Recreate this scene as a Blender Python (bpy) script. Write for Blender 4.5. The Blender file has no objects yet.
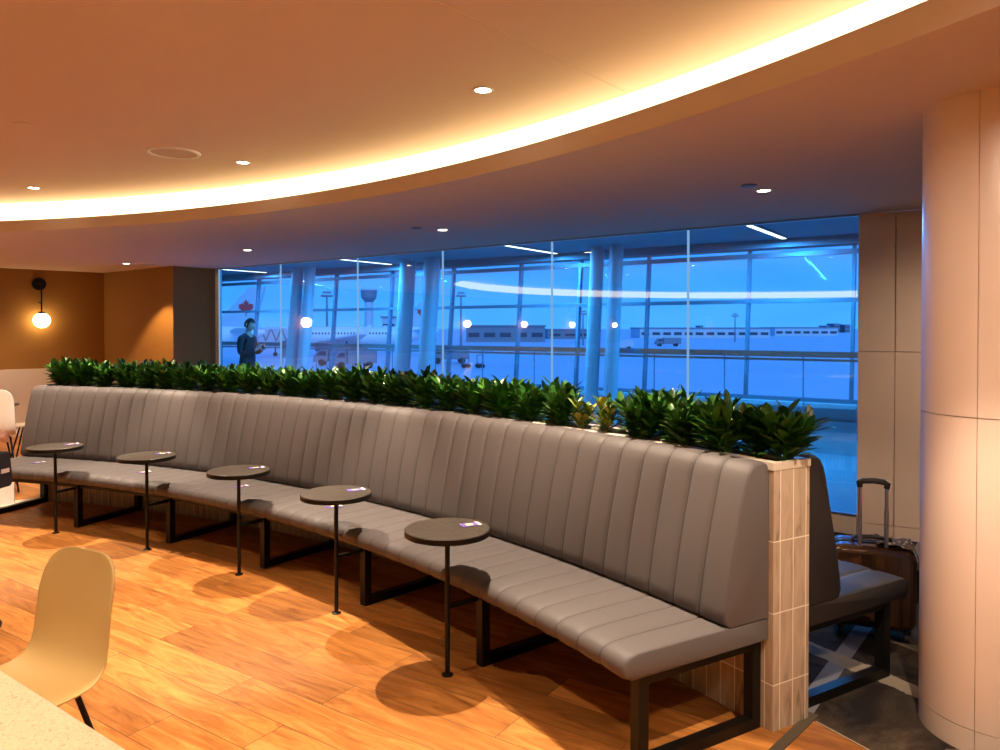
import bpy, bmesh, math, random
from mathutils import Vector, Matrix
random.seed(7)
scene = bpy.context.scene
COL = scene.collection
R = math.radians
CX, CY = -6.29, -1.33            # centre of the round lounge
H_EYE = 1.6
SOFFIT, UPPER = 2.48, 2.79

def pol(a, r, z=0.0):
    return Vector((CX + r*math.cos(R(a)), CY + r*math.sin(R(a)), z))

def at(x, y, Y):
    return Vector(((x-500)*Y/750.0, Y, H_EYE-(y-328)*Y/750.0))

# ------------------------------------------------------------------ materials
def new_mat(name):
    m = bpy.data.materials.new(name); m.use_nodes = True
    nt = m.node_tree
    b = nt.nodes['Principled BSDF']
    return m, nt, b

def M(name, col, rough=0.5, metal=0.0, var=0.08, scale=12.0, bump=0.0, bscale=80.0, spec=0.5, coat=0.0):
    m, nt, b = new_mat(name)
    n = nt.nodes.new('ShaderNodeTexNoise'); n.inputs['Scale'].default_value = scale
    n.inputs['Detail'].default_value = 4
    tc = nt.nodes.new('ShaderNodeTexCoord'); nt.links.new(tc.outputs['Object'], n.inputs['Vector'])
    mx = nt.nodes.new('ShaderNodeMix'); mx.data_type = 'RGBA'
    mx.inputs[6].default_value = (*[c*(1-var) for c in col], 1)
    mx.inputs[7].default_value = (*[min(1, c*(1+var)) for c in col], 1)
    nt.links.new(n.outputs['Fac'], mx.inputs[0])
    nt.links.new(mx.outputs[2], b.inputs['Base Color'])
    b.inputs['Roughness'].default_value = rough
    b.inputs['Metallic'].default_value = metal
    b.inputs['Specular IOR Level'].default_value = spec
    if coat: b.inputs['Coat Weight'].default_value = coat
    if bump:
        n2 = nt.nodes.new('ShaderNodeTexNoise'); n2.inputs['Scale'].default_value = bscale
        nt.links.new(tc.outputs['Object'], n2.inputs['Vector'])
        bp = nt.nodes.new('ShaderNodeBump'); bp.inputs['Strength'].default_value = bump
        bp.inputs['Distance'].default_value = 0.01
        nt.links.new(n2.outputs['Fac'], bp.inputs['Height']); nt.links.new(bp.outputs['Normal'], b.inputs['Normal'])
    return m

def EM(name, col, strength):
    m = bpy.data.materials.new(name); m.use_nodes = True
    nt = m.node_tree; nt.nodes.clear()
    o = nt.nodes.new('ShaderNodeOutputMaterial'); e = nt.nodes.new('ShaderNodeEmission')
    e.inputs['Color'].default_value = (*col, 1); e.inputs['Strength'].default_value = strength
    nt.links.new(e.outputs[0], o.inputs['Surface'])
    return m

def ramp(nt, stops):
    r = nt.nodes.new('ShaderNodeValToRGB')
    el = r.color_ramp.elements
    el[0].position = stops[0][0]; el[0].color = (*stops[0][1], 1)
    el[1].position = stops[1][0]; el[1].color = (*stops[1][1], 1)
    for p, c in stops[2:]:
        e = el.new(p); e.color = (*c, 1)
    return r

def wood_floor():
    m, nt, b = new_mat('wood_plank_tile')
    tc = nt.nodes.new('ShaderNodeTexCoord')
    mp = nt.nodes.new('ShaderNodeMapping'); mp.inputs['Rotation'].default_value = (0, 0, R(34))
    nt.links.new(tc.outputs['Object'], mp.inputs['Vector'])
    br = nt.nodes.new('ShaderNodeTexBrick')
    br.offset = 0.37; br.inputs['Scale'].default_value = 1.0
    br.inputs['Brick Width'].default_value = 1.2; br.inputs['Row Height'].default_value = 0.2
    br.inputs['Mortar Size'].default_value = 0.0022; br.inputs['Mortar Smooth'].default_value = 0.2
    br.inputs['Color1'].default_value = (0.0, 0, 0, 1); br.inputs['Color2'].default_value = (1, 1, 1, 1)
    br.inputs['Mortar'].default_value = (0.5, 0.5, 0.5, 1)
    nt.links.new(mp.outputs[0], br.inputs['Vector'])
    # grain
    mp2 = nt.nodes.new('ShaderNodeMapping'); mp2.inputs['Scale'].default_value = (1.3, 9.0, 1)
    nt.links.new(mp.outputs[0], mp2.inputs['Vector'])
    addv = nt.nodes.new('ShaderNodeVectorMath'); addv.operation = 'MULTIPLY_ADD'
    nt.links.new(br.outputs['Color'], addv.inputs[0]); addv.inputs[1].default_value = (7, 13, 5)
    nt.links.new(mp2.outputs[0], addv.inputs[2])
    n = nt.nodes.new('ShaderNodeTexNoise'); n.inputs['Scale'].default_value = 1.6
    n.inputs['Detail'].default_value = 7; n.inputs['Distortion'].default_value = 1.6; n.inputs['Roughness'].default_value = 0.62
    nt.links.new(addv.outputs[0], n.inputs['Vector'])
    rp = ramp(nt, [(0.25, (0.23, 0.078, 0.017)), (0.45, (0.46, 0.175, 0.040)), (0.62, (0.62, 0.265, 0.066)), (0.8, (0.74, 0.37, 0.12))])
    nt.links.new(n.outputs['Fac'], rp.inputs['Fac'])
    hs = nt.nodes.new('ShaderNodeMix'); hs.data_type = 'RGBA'; hs.blend_type = 'MULTIPLY'; hs.inputs[0].default_value = 1
    rv = ramp(nt, [(0.0, (0.60, 0.57, 0.53)), (1.0, (1.15, 1.12, 1.10))])
    nt.links.new(br.outputs['Color'], rv.inputs['Fac'])
    nt.links.new(rp.outputs[0], hs.inputs[6]); nt.links.new(rv.outputs[0], hs.inputs[7])
    mo = nt.nodes.new('ShaderNodeMix'); mo.data_type = 'RGBA'
    nt.links.new(br.outputs['Fac'], mo.inputs[0]); nt.links.new(hs.outputs[2], mo.inputs[6])
    mo.inputs[7].default_value = (0.16, 0.075, 0.03, 1)
    nt.links.new(mo.outputs[2], b.inputs['Base Color'])
    b.inputs['Roughness'].default_value = 0.42
    b.inputs['Specular IOR Level'].default_value = 0.35
    bp = nt.nodes.new('ShaderNodeBump'); bp.inputs['Strength'].default_value = 0.25; bp.inputs['Distance'].default_value = 0.004
    nt.links.new(n.outputs['Fac'], bp.inputs['Height']); nt.links.new(bp.outputs['Normal'], b.inputs['Normal'])
    return m

def carpet_mat():
    m, nt, b = new_mat('patterned_carpet')
    tc = nt.nodes.new('ShaderNodeTexCoord')
    n = nt.nodes.new('ShaderNodeTexNoise'); n.inputs['Scale'].default_value = 2.6
    n.inputs['Detail'].default_value = 8; n.inputs['Roughness'].default_value = 0.7; n.inputs['Distortion'].default_value = 0.8
    nt.links.new(tc.outputs['Object'], n.inputs['Vector'])
    rp = ramp(nt, [(0.36, (0.016, 0.013, 0.012)), (0.5, (0.045, 0.032, 0.024)), (0.60, (0.075, 0.055, 0.038)), (0.72, (0.16, 0.12, 0.085))])
    nt.links.new(n.outputs['Fac'], rp.inputs['Fac'])
    cur = rp.outputs[0]
    for (nx, ny, px, py, hw, col, wob) in ((-.79,.61,1.355,3.226,.040,(.19,.19,.21),.0),(.86,.51,1.65,3.58,.055,(.27,.22,.17),.16),(-.35,.94,1.6,2.75,.025,(.16,.12,.085),.10)):
        dp = nt.nodes.new('ShaderNodeVectorMath'); dp.operation = 'DOT_PRODUCT'; dp.inputs[1].default_value = (nx, ny, 0)
        nt.links.new(tc.outputs['Object'], dp.inputs[0])
        a1 = nt.nodes.new('ShaderNodeMath'); a1.operation = 'MULTIPLY_ADD'; a1.inputs[1].default_value = wob; nt.links.new(n.outputs['Fac'], a1.inputs[0]); nt.links.new(dp.outputs['Value'], a1.inputs[2])
        a2 = nt.nodes.new('ShaderNodeMath'); a2.operation = 'SUBTRACT'; a2.inputs[1].default_value = nx*px+ny*py+wob*.5; nt.links.new(a1.outputs[0], a2.inputs[0])
        a3 = nt.nodes.new('ShaderNodeMath'); a3.operation = 'ABSOLUTE'; nt.links.new(a2.outputs[0], a3.inputs[0])
        a4 = nt.nodes.new('ShaderNodeMath'); a4.operation = 'LESS_THAN'; a4.inputs[1].default_value = hw; nt.links.new(a3.outputs[0], a4.inputs[0])
        mx = nt.nodes.new('ShaderNodeMix'); mx.data_type = 'RGBA'
        nt.links.new(a4.outputs[0], mx.inputs[0]); nt.links.new(cur, mx.inputs[6]); mx.inputs[7].default_value = (*col, 1); cur = mx.outputs[2]
    nt.links.new(cur, b.inputs['Base Color'])
    b.inputs['Roughness'].default_value = 0.95; b.inputs['Specular IOR Level'].default_value = 0.1
    return m

def tile_mat(face):
    """vertical stacked tiles; uses UVs measured in metres"""
    m, nt, b = new_mat('stacked_wall_tile_'+face)
    tc = nt.nodes.new('ShaderNodeTexCoord')
    mp = nt.nodes.new('ShaderNodeMapping'); mp.inputs['Location'].default_value = (0.036, 0.1, 0)
    nt.links.new(tc.outputs['UV'], mp.inputs['Vector'])
    br = nt.nodes.new('ShaderNodeTexBrick'); br.offset = 0.0; br.inputs['Scale'].default_value = 1
    br.inputs['Brick Width'].default_value = 0.0765; br.inputs['Row Height'].default_value = 0.285
    br.inputs['Mortar Size'].default_value = 0.0026; br.inputs['Mortar Smooth'].default_value = 0.1
    br.inputs['Color1'].default_value = (0, 0, 0, 1); br.inputs['Color2'].default_value = (1, 1, 1, 1)
    nt.links.new(mp.outputs[0], br.inputs['Vector'])
    mp2 = nt.nodes.new('ShaderNodeMapping'); mp2.inputs['Scale'].default_value = (24, 5, 1)
    nt.links.new(tc.outputs['UV'], mp2.inputs['Vector'])
    ad = nt.nodes.new('ShaderNodeVectorMath'); ad.operation = 'MULTIPLY_ADD'
    nt.links.new(br.outputs['Color'], ad.inputs[0]); ad.inputs[1].default_value = (9, 17, 3); nt.links.new(mp2.outputs[0], ad.inputs[2])
    n = nt.nodes.new('ShaderNodeTexNoise'); n.inputs['Scale'].default_value = 1.0; n.inputs['Detail'].default_value = 6; n.inputs['Distortion'].default_value = 0.8
    nt.links.new(ad.outputs[0], n.inputs['Vector'])
    rp = ramp(nt, [(0.28, (0.20, 0.14, 0.095)), (0.40, (0.40, 0.30, 0.215)), (0.6, (0.48, 0.375, 0.28)), (0.8, (0.54, 0.43, 0.33))])
    nt.links.new(n.outputs['Fac'], rp.inputs['Fac'])
    mo = nt.nodes.new('ShaderNodeMix'); mo.data_type = 'RGBA'
    nt.links.new(br.outputs['Fac'], mo.inputs[0]); nt.links.new(rp.outputs[0], mo.inputs[6]); mo.inputs[7].default_value = (0.82, 0.76, 0.66, 1)
    nt.links.new(mo.outputs[2], b.inputs['Base Color'])
    b.inputs['Roughness'].default_value = 0.38
    bp = nt.nodes.new('ShaderNodeBump'); bp.invert = True; bp.inputs['Strength'].default_value = 0.5; bp.inputs['Distance'].default_value = 0.003
    nt.links.new(br.outputs['Fac'], bp.inputs['Height']); nt.links.new(bp.outputs['Normal'], b.inputs['Normal'])
    return m

def glass_mat(name, tint, refl):
    m = bpy.data.materials.new(name); m.use_nodes = True
    nt = m.node_tree; nt.nodes.clear()
    o = nt.nodes.new('ShaderNodeOutputMaterial')
    t = nt.nodes.new('ShaderNodeBsdfTransparent'); t.inputs[0].default_value = (*tint, 1)
    g = nt.nodes.new('ShaderNodeBsdfGlossy'); g.inputs['Roughness'].default_value = 0.0
    g.inputs['Color'].default_value = (1, 1, 1, 1)
    ge = nt.nodes.new('ShaderNodeNewGeometry'); dt = nt.nodes.new('ShaderNodeVectorMath'); dt.operation = 'DOT_PRODUCT'
    nt.links.new(ge.outputs['Normal'], dt.inputs[0]); nt.links.new(ge.outputs['Incoming'], dt.inputs[1])
    ab = nt.nodes.new('ShaderNodeMath'); ab.operation = 'ABSOLUTE'; nt.links.new(dt.outputs['Value'], ab.inputs[0])
    om = nt.nodes.new('ShaderNodeMath'); om.operation = 'SUBTRACT'; om.inputs[0].default_value = 1; nt.links.new(ab.outputs[0], om.inputs[1])
    pw = nt.nodes.new('ShaderNodeMath'); pw.operation = 'POWER'; pw.inputs[1].default_value = 5; nt.links.new(om.outputs[0], pw.inputs[0])
    mu = nt.nodes.new('ShaderNodeMath'); mu.operation = 'MULTIPLY_ADD'; mu.inputs[1].default_value = 0.9; mu.inputs[2].default_value = refl; mu.use_clamp = True
    nt.links.new(pw.outputs[0], mu.inputs[0])
    mx = nt.nodes.new('ShaderNodeMixShader')
    nt.links.new(mu.outputs[0], mx.inputs[0]); nt.links.new(t.outputs[0], mx.inputs[1]); nt.links.new(g.outputs[0], mx.inputs[2])
    nt.links.new(mx.outputs[0], o.inputs['Surface'])
    return m

def leaf_mat(name, stops):
    m, nt, b = new_mat(name)
    ge = nt.nodes.new('ShaderNodeNewGeometry')
    rp = ramp(nt, stops)
    nt.links.new(ge.outputs['Random Per Island'], rp.inputs['Fac'])
    n = nt.nodes.new('ShaderNodeTexNoise'); n.inputs['Scale'].default_value = 30
    tc = nt.nodes.new('ShaderNodeTexCoord'); nt.links.new(tc.outputs['Object'], n.inputs['Vector'])
    mx = nt.nodes.new('ShaderNodeMix'); mx.data_type = 'RGBA'; mx.blend_type = 'MULTIPLY'; mx.inputs[0].default_value = 0.5
    nt.links.new(rp.outputs[0], mx.inputs[6]); nt.links.new(n.outputs['Fac'], mx.inputs[7])
    nt.links.new(mx.outputs[2], b.inputs['Base Color'])
    b.inputs['Roughness'].default_value = 0.32
    b.inputs['Specular IOR Level'].default_value = 0.5
    return m

def speckle_mat():
    m, nt, b = new_mat('speckled_quartz')
    tc = nt.nodes.new('ShaderNodeTexCoord')
    v = nt.nodes.new('ShaderNodeTexNoise'); v.inputs['Scale'].default_value = 95; v.inputs['Detail'].default_value = 3; v.inputs['Distortion'].default_value = 1.5
    nt.links.new(tc.outputs['Object'], v.inputs['Vector'])
    rp = ramp(nt, [(0.33, (0.48, 0.38, 0.24)), (0.42, (0.70, 0.57, 0.37)), (0.7, (0.76, 0.64, 0.44))])
    nt.links.new(v.outputs['Fac'], rp.inputs['Fac']); nt.links.new(rp.outputs[0], b.inputs['Base Color'])
    b.inputs['Roughness'].default_value = 0.4
    return m

MT = dict(
    wood=wood_floor(), carpet=carpet_mat(), tile=tile_mat('side'), tile_end=tile_mat('end'),
    ceiling=M('matte_ceiling_paint', (0.68, 0.56, 0.46), 0.9, var=0.02, scale=2, spec=0.1),
    soffit=M('matte_soffit_paint', (0.66, 0.54, 0.46), 0.9, var=0.02, scale=2, spec=0.1),
    lip=M('cream_soffit_edge', (0.62, 0.50, 0.40), 0.8, var=0.02, scale=2),
    brown=M('ochre_brown_wall', (0.30, 0.135, 0.022), 0.8, var=0.10, scale=40, bump=0.15, bscale=120),
    cream=M('cream_wall_panel', (0.66, 0.58, 0.49), 0.6, var=0.04, scale=3),
    panel=M('pale_stone_panel', (0.80, 0.64, 0.53), 0.55, var=0.05, scale=5),
    column=M('cream_column_panel', (0.72, 0.58, 0.50), 0.32, var=0.03, scale=4),
    gap=M('dark_panel_gap', (0.50, 0.38, 0.30), 0.9),
    leather=M('grey_vinyl_upholstery', (0.100, 0.087, 0.088), 0.60, var=0.10, scale=160, bump=0.12, bscale=260, spec=0.4),
    seam=M('dark_upholstery_seam', (0.055, 0.047, 0.045), 0.7),
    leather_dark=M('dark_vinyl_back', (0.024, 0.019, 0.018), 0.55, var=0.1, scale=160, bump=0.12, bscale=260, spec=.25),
    steel=M('black_powder_coated_steel', (0.006, 0.005, 0.0045), 0.4, var=0.2, scale=30, spec=0.25),
    darkwood=M('dark_grained_tabletop', (0.058, 0.046, 0.037), 0.36, var=0.35, scale=14, bump=0.3, bscale=40),
    cap=M('pale_stone_cap', (0.60, 0.52, 0.43), 0.45, var=0.03),
    soil=M('dark_potting_soil', (0.05, 0.035, 0.025), 1.0, var=0.5, scale=60, bump=1, bscale=60),
    shell=M('mustard_plastic_shell', (0.62, 0.43, 0.17), 0.42, var=0.03, scale=6),
    white_shell=M('white_plastic_shell', (0.74, 0.66, 0.57), 0.4, var=0.02),
    quartz=speckle_mat(),
    bronze=M('glossy_bronze_shell', (0.07, 0.034, 0.017), 0.2, metal=0.45, var=0.12, scale=4, coat=0.4),
    black=M('black_plastic', (0.018, 0.017, 0.018), 0.4, var=0.2),
    chrome=M('brushed_aluminium', (0.55, 0.52, 0.50), 0.28, metal=1.0, var=0.05, scale=90),
    navy_metal=M('grey_blue_mullion', (0.20, 0.25, 0.32), 0.45, metal=0.3, var=0.08),
    corr_wall=M('pale_corridor_wall', (0.45, 0.47, 0.50), 0.7, var=0.04),
    corr_floor=M('grey_corridor_floor', (0.35, 0.37, 0.40), 0.25, var=0.12, scale=2),
    corr_ceil=M('grey_corridor_ceiling', (0.22, 0.24, 0.28), 0.9, var=0.03),
    white_col=M('grey_painted_steel_column', (0.42, 0.46, 0.52), 0.5, var=0.05),
    apron=M('wet_concrete_apron', (0.55, 0.62, 0.68), 0.45, var=0.12, scale=0.05),
    paper=M('white_card', (0.85, 0.82, 0.78), 0.6, var=0.02),
    purple=M('purple_card', (0.16, 0.10, 0.42), 0.5, var=0.1),
    yellow=M('yellow_print', (0.85, 0.68, 0.30), 0.6, var=0.05),
    plane_white=M('white_aircraft_paint', (0.80, 0.85, 0.88), 0.35, var=0.03, scale=0.4),
    red=M('red_emblem_paint', (0.62, 0.05, 0.06), 0.5),
    slate=M('slate_building', (0.22, 0.25, 0.30), 0.8, var=0.1, scale=0.1),
    pale_build=M('pale_building', (0.55, 0.60, 0.66), 0.8, var=0.1, scale=0.1),
    dark_win=M('dark_glazing', (0.05, 0.07, 0.10), 0.2),
    skin=M('skin', (0.62, 0.33, 0.24), 0.5, var=0.06),
    cloth_dark=M('dark_navy_cloth', (0.020, 0.021, 0.028), 0.85, var=0.15, scale=60),
    cloth_trouser=M('charcoal_cloth', (0.025, 0.025, 0.03), 0.85, var=0.15, scale=60),
    hair=M('dark_brown_hair', (0.02, 0.013, 0.01), 0.6, var=0.3, scale=60),
    cove=EM('warm_cove_glow', (1.0, 0.80, 0.44), 2.3),
    lens=EM('warm_downlight_lens', (1.0, 0.86, 0.66), 14.0),
    globe=EM('opal_glass_glow', (1.0, 0.78, 0.42), 9.0),
    tube=EM('cool_linear_glow', (0.75, 0.86, 1.0), 2.6),
    glass=glass_mat('clear_partition_glass', (0.80, 0.97, 1.0), 0.13),
    glass_out=glass_mat('facade_glass', (0.95, 0.99, 1.0), 0.004),
)
MT['leaf'] = leaf_mat('glossy_green_leaf', [(0.0, (0.012, 0.06, 0.010)), (0.5, (0.035, 0.145, 0.016)), (0.85, (0.075, 0.24, 0.025)), (1.0, (0.16, 0.30, 0.03))])
MT['leaf_y'] = leaf_mat('yellowing_leaf', [(0.0, (0.02, 0.08, 0.015)), (0.4, (0.10, 0.24, 0.03)), (0.65, (0.34, 0.36, 0.04)), (1.0, (0.75, 0.50, 0.05))])

# ------------------------------------------------------------------ mesh builder
class MB:
    def __init__(s): s.v = []; s.f = []; s.mi = []; s.uv = None
    def add(s, vs, fs, mi=0):
        o = len(s.v); s.v += [Vector(v) for v in vs]
        for f in fs: s.f.append([i+o for i in f]); s.mi.append(mi)
        return s
    def box(s, c, d, rz=0, mi=0, mat=None):
        x, y, z = d[0]/2, d[1]/2, d[2]/2
        pts = [Vector(p) for p in [(-x,-y,-z),(x,-y,-z),(x,y,-z),(-x,y,-z),(-x,-y,z),(x,-y,z),(x,y,z),(-x,y,z)]]
        rm = mat if mat else Matrix.Rotation(rz, 3, 'Z')
        return s.add([rm @ p + Vector(c) for p in pts], [(0,3,2,1),(4,5,6,7),(0,1,5,4),(1,2,6,5),(2,3,7,6),(3,0,4,7)], mi)
    def bar(s, a, b, w, h, up=(0,0,1), mi=0):
        a, b = Vector(a), Vector(b); d = (b-a); L = d.length; d.normalize()
        u = Vector(up)
        if abs(d.dot(u)) > 0.99: u = Vector((1,0,0)) if abs(d.x) < .9 else Vector((0,1,0))
        sx = d.cross(u).normalized(); sy = sx.cross(d).normalized()
        m = Matrix((sx, d, sy)).transposed()
        return s.box((a+b)/2, (w, L, h), mat=m, mi=mi)
    def obar(s, a, b, w, h, side, mi=0):
        """bar with explicit side vector for its width"""
        a, b = Vector(a), Vector(b); d = (b-a); L = d.length; d.normalize()
        sx = Vector(side).normalized(); sy = sx.cross(d).normalized()
        m = Matrix((sx, d, sy)).transposed()
        return s.box((a+b)/2, (w, L, h), mat=m, mi=mi)
    def tube(s, pts, r, n=10, cap=True, mi=0):
        pts = [Vector(p) for p in pts]
        rs = r if isinstance(r, (list, tuple)) else [r]*len(pts)
        vs, fs = [], []
        ref = None
        for i, p in enumerate(pts):
            d = (pts[min(i+1, len(pts)-1)] - pts[max(i-1, 0)]).normalized()
            if ref is None:
                ref = Vector((0,0,1)) if abs(d.z) < .9 else Vector((1,0,0))
            x = (ref - d*ref.dot(d)).normalized(); y = d.cross(x); ref = x
            for k in range(n):
                t = 2*math.pi*k/n
                vs.append(p + (x*math.cos(t)+y*math.sin(t))*rs[i])
        for i in range(len(pts)-1):
            for k in range(n):
                k2 = (k+1) % n
                fs.append((i*n+k, i*n+k2, (i+1)*n+k2, (i+1)*n+k))
        if cap:
            fs.append(tuple(reversed(range(n)))); fs.append(tuple((len(pts)-1)*n+k for k in range(n)))
        return s.add(vs, fs, mi)
    def lathe(s, prof, c=(0,0,0), n=32, mi=0, mat=None):
        """prof: list of (r,z); closed at r=0 ends"""
        vs, fs = [], []
        c = Vector(c)
        for (r, z) in prof:
            for k in range(n):
                t = 2*math.pi*k/n
                p = Vector((max(r,1e-5)*math.cos(t), max(r,1e-5)*math.sin(t), z))
                vs.append((mat @ p if mat else p) + c)
        for i in range(len(prof)-1):
            for k in range(n):
                k2 = (k+1) % n
                fs.append((i*n+k, i*n+k2, (i+1)*n+k2, (i+1)*n+k))
        return s.add(vs, fs, mi)
    def prism(s, poly, z0, z1, mi=0, mat=None, c=(0,0,0)):
        n = len(poly); c = Vector(c)
        vs = [Vector((p[0], p[1], z0)) for p in poly] + [Vector((p[0], p[1], z1)) for p in poly]
        vs = [(mat @ v if mat else v) + c for v in vs]
        fs = [tuple(reversed(range(n))), tuple(range(n, 2*n))] + [(i, (i+1) % n, n+(i+1) % n, n+i) for i in range(n)]
        return s.add(vs, fs, mi)
    def build(s, name, mats, parent=None, smooth=False, bevel=0, bseg=2, sub=0, angle=40, recalc=True):
        me = bpy.data.meshes.new(name)
        org = Vector((0,0,0))
        me.from_pydata([v-org for v in s.v], [], s.f)
        if not isinstance(mats, (list, tuple)): mats = [mats]
        for m in mats: me.materials.append(m)
        for p, mi in zip(me.polygons, s.mi): p.material_index = mi
        if recalc:
            bm = bmesh.new(); bm.from_mesh(me); bmesh.ops.remove_doubles(bm, verts=bm.verts, dist=1e-6)
            bmesh.ops.recalc_face_normals(bm, faces=bm.faces); bm.to_mesh(me); bm.free()
        if s.uv:
            uvl = me.uv_layers.new(name='UVMap')
            for p in me.polygons:
                for li in p.loop_indices:
                    uvl.data[li].uv = s.uv(me.vertices[me.loops[li].vertex_index].co, p.normal)
        o = bpy.data.objects.new(name, me); COL.objects.link(o)
        if parent is not None: o.parent = parent
        if bevel:
            b = o.modifiers.new('bevel', 'BEVEL'); b.width = bevel; b.segments = bseg; b.limit_method = 'ANGLE'; b.angle_limit = R(35)
        if sub:
            b = o.modifiers.new('sub', 'SUBSURF'); b.levels = sub; b.render_levels = sub
        if smooth or bevel or sub:
            for p in me.polygons: p.use_smooth = True
            if not sub:
                try:
                    me.set_sharp_from_angle(angle=R(angle))
                except Exception: pass
        return o

def tag(o, label, cat, group=None):
    o['label'] = label; o['category'] = cat
    if group: o['group'] = group
    return o
def struct(o):
    o['kind'] = 'structure'; return o
def thing(name, label, cat, loc=(0,0,0), rz=0, group=None):
    o = bpy.data.objects.new(name, None); COL.objects.link(o); o.empty_display_size = 0.1
    o.location = loc; o.rotation_euler = (0, 0, rz)
    return tag(o, label, cat, group)
def dup(root, loc, rz, label, group=None):
    r = root.copy(); COL.objects.link(r); r.location = loc; r.rotation_euler = (0, 0, rz); r['label'] = label
    if group: r['group'] = group
    for ch in list(root.children):
        c = ch.copy(); COL.objects.link(c); c.parent = r
        for g in list(ch.children):
            d = g.copy(); COL.objects.link(d); d.parent = c
    return r

# ------------------------------------------------------------------ camera
cam = bpy.data.cameras.new('camera'); co = bpy.data.objects.new('camera', cam); COL.objects.link(co)
cam.sensor_width = 36; cam.lens = 27.0
PITCH = 0.8
co.location = (0, 0, H_EYE); co.rotation_euler = (R(90-PITCH), 0, 0)
cam.shift_y = -(47 - 750*math.tan(R(PITCH)))/1000.0
cam.clip_end = 5000; cam.clip_start = 0.05
scene.camera = co
scene.view_settings.view_transform = 'Standard'
scene.view_settings.look = 'None'
scene.view_settings.exposure = 0.8
scene.cycles.max_bounces = 8; scene.cycles.transparent_max_bounces = 16
scene.cycles.caustics_reflective = False; scene.cycles.caustics_refractive = False
scene.cycles.sample_clamp_indirect = 4.0

# ------------------------------------------------------------------ world: blue dusk
w = bpy.data.worlds.new('dusk'); scene.world = w; w.use_nodes = True
nt = w.node_tree; bg = nt.nodes['Background']
tc = nt.nodes.new('ShaderNodeTexCoord'); sp = nt.nodes.new('ShaderNodeSeparateXYZ'); nt.links.new(tc.outputs['Generated'], sp.inputs[0])
rp = ramp(nt, [(0.0, (0.008, 0.16, 0.62)), (0.5, (0.060, 0.31, 0.88)), (0.54, (0.030, 0.25, 0.86)), (0.62, (0.010, 0.185, 0.84)), (1.0, (0.008, 0.14, 0.70))])
mp = nt.nodes.new('ShaderNodeMapRange'); mp.inputs['From Min'].default_value = -1; mp.inputs['From Max'].default_value = 1
nt.links.new(sp.outputs['Z'], mp.inputs['Value'])
nz = nt.nodes.new('ShaderNodeTexNoise'); nz.inputs['Scale'].default_value = 6; nz.inputs['Detail'].default_value = 3
mpp = nt.nodes.new('ShaderNodeMapping'); mpp.inputs['Scale'].default_value = (1, 1, 5); nt.links.new(tc.outputs['Generated'], mpp.inputs[0]); nt.links.new(mpp.outputs[0], nz.inputs['Vector'])
ma = nt.nodes.new('ShaderNodeMath'); ma.operation = 'MULTIPLY_ADD'; ma.inputs[1].default_value = 0.06; nt.links.new(nz.outputs['Fac'], ma.inputs[0])
sb = nt.nodes.new('ShaderNodeMath'); sb.operation = 'SUBTRACT'; sb.inputs[1].default_value = 0.03
nt.links.new(mp.outputs[0], sb.inputs[0]); nt.links.new(sb.outputs[0], ma.inputs[2]); nt.links.new(ma.outputs[0], rp.inputs['Fac'])
nt.links.new(rp.outputs[0], bg.inputs['Color']); bg.inputs['Strength'].default_value = 1.0

# added fill sun from behind the building, to pale the airliners and apron
sl = bpy.data.lights.new('cool_fill_sun', 'SUN'); sl.energy = 0.9; sl.color = (.45,.75,1.0); sl.angle = R(40)
so = bpy.data.objects.new('cool_fill_sun', sl); COL.objects.link(so); so.rotation_euler = (R(52), 0, R(14))
# ------------------------------------------------------------------ room outline
WIN = [(2.768,5.80),(1.666,6.646),(0.522,7.525),(-0.640,8.417),(-1.756,9.275),(-2.983,10.217),(-4.159,11.12)]
PANEL = [(2.768,5.80),(4.2,4.95),(6.0,4.05)]
LEFTW = [(-4.22,11.22),(-4.64,10.65),(-6.33,12.0),(-22.5,-4.17)]
OUT = list(reversed(PANEL)) + WIN[1:] + LEFTW + [(-22.5,-11),(6.0,-11)]

def rout(a):
    d = Vector((math.cos(R(a)), math.sin(R(a)))); best = 99
    n = len(OUT)
    for i in range(n):
        p, q = Vector(OUT[i])-Vector((CX,CY)), Vector(OUT[(i+1) % n])-Vector((CX,CY))
        e = q-p; den = d.x*e.y-d.y*e.x
        if abs(den) < 1e-9: continue
        t = (p.x*e.y-p.y*e.x)/den; u = (p.x*d.y-p.y*d.x)/den
        if t > 0 and -1e-6 <= u <= 1+1e-6: best = min(best, t)
    return best
ANG = sorted(set([round(a*1.0, 3) for a in range(-180, 180)] + [math.degrees(math.atan2(p[1]-CY, p[0]-CX)) + e for p in OUT for e in (-1e-3, 1e-3)] + [76.3]))

def ring(mb, lo, hi, r0, r1, z, mi=0):
    aa = [a for a in ANG if lo <= a <= hi]
    if hi-lo >= 360: aa = aa + [aa[0]+360]
    for a, b in zip(aa, aa[1:]):
        f0 = r0 if r0 is not None else 0
        ra = r1 if r1 else rout(a); rb = r1 if r1 else rout(b)
        if f0 == 0: mb.add([pol(0,0,z), pol(a,ra,z), pol(b,rb,z)], [(0,1,2)], mi)
        else: mb.add([pol(a,f0,z), pol(a,ra,z), pol(b,rb,z), pol(b,f0,z)], [(0,1,2,3)], mi)
RC = 8.735
m = MB(); ring(m, -60, 76.3, 0, RC, 0)
ring(m, 76.3, 180, 0, None, 0)
ring(m, -180, -60, 0, None, 0)
a0 = [a for a in ANG if a <= 180][-1]
m.add([pol(0,0,0), pol(a0, rout(a0)), pol(-180, rout(-180))], [(0,1,2)])
fl = struct(m.build('floor', MT['wood'], recalc=False))
m = MB(); ring(m, -60, 76.3, RC, None, 0)
struct(m.build('floor_carpet', MT['carpet'], recalc=False))
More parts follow.
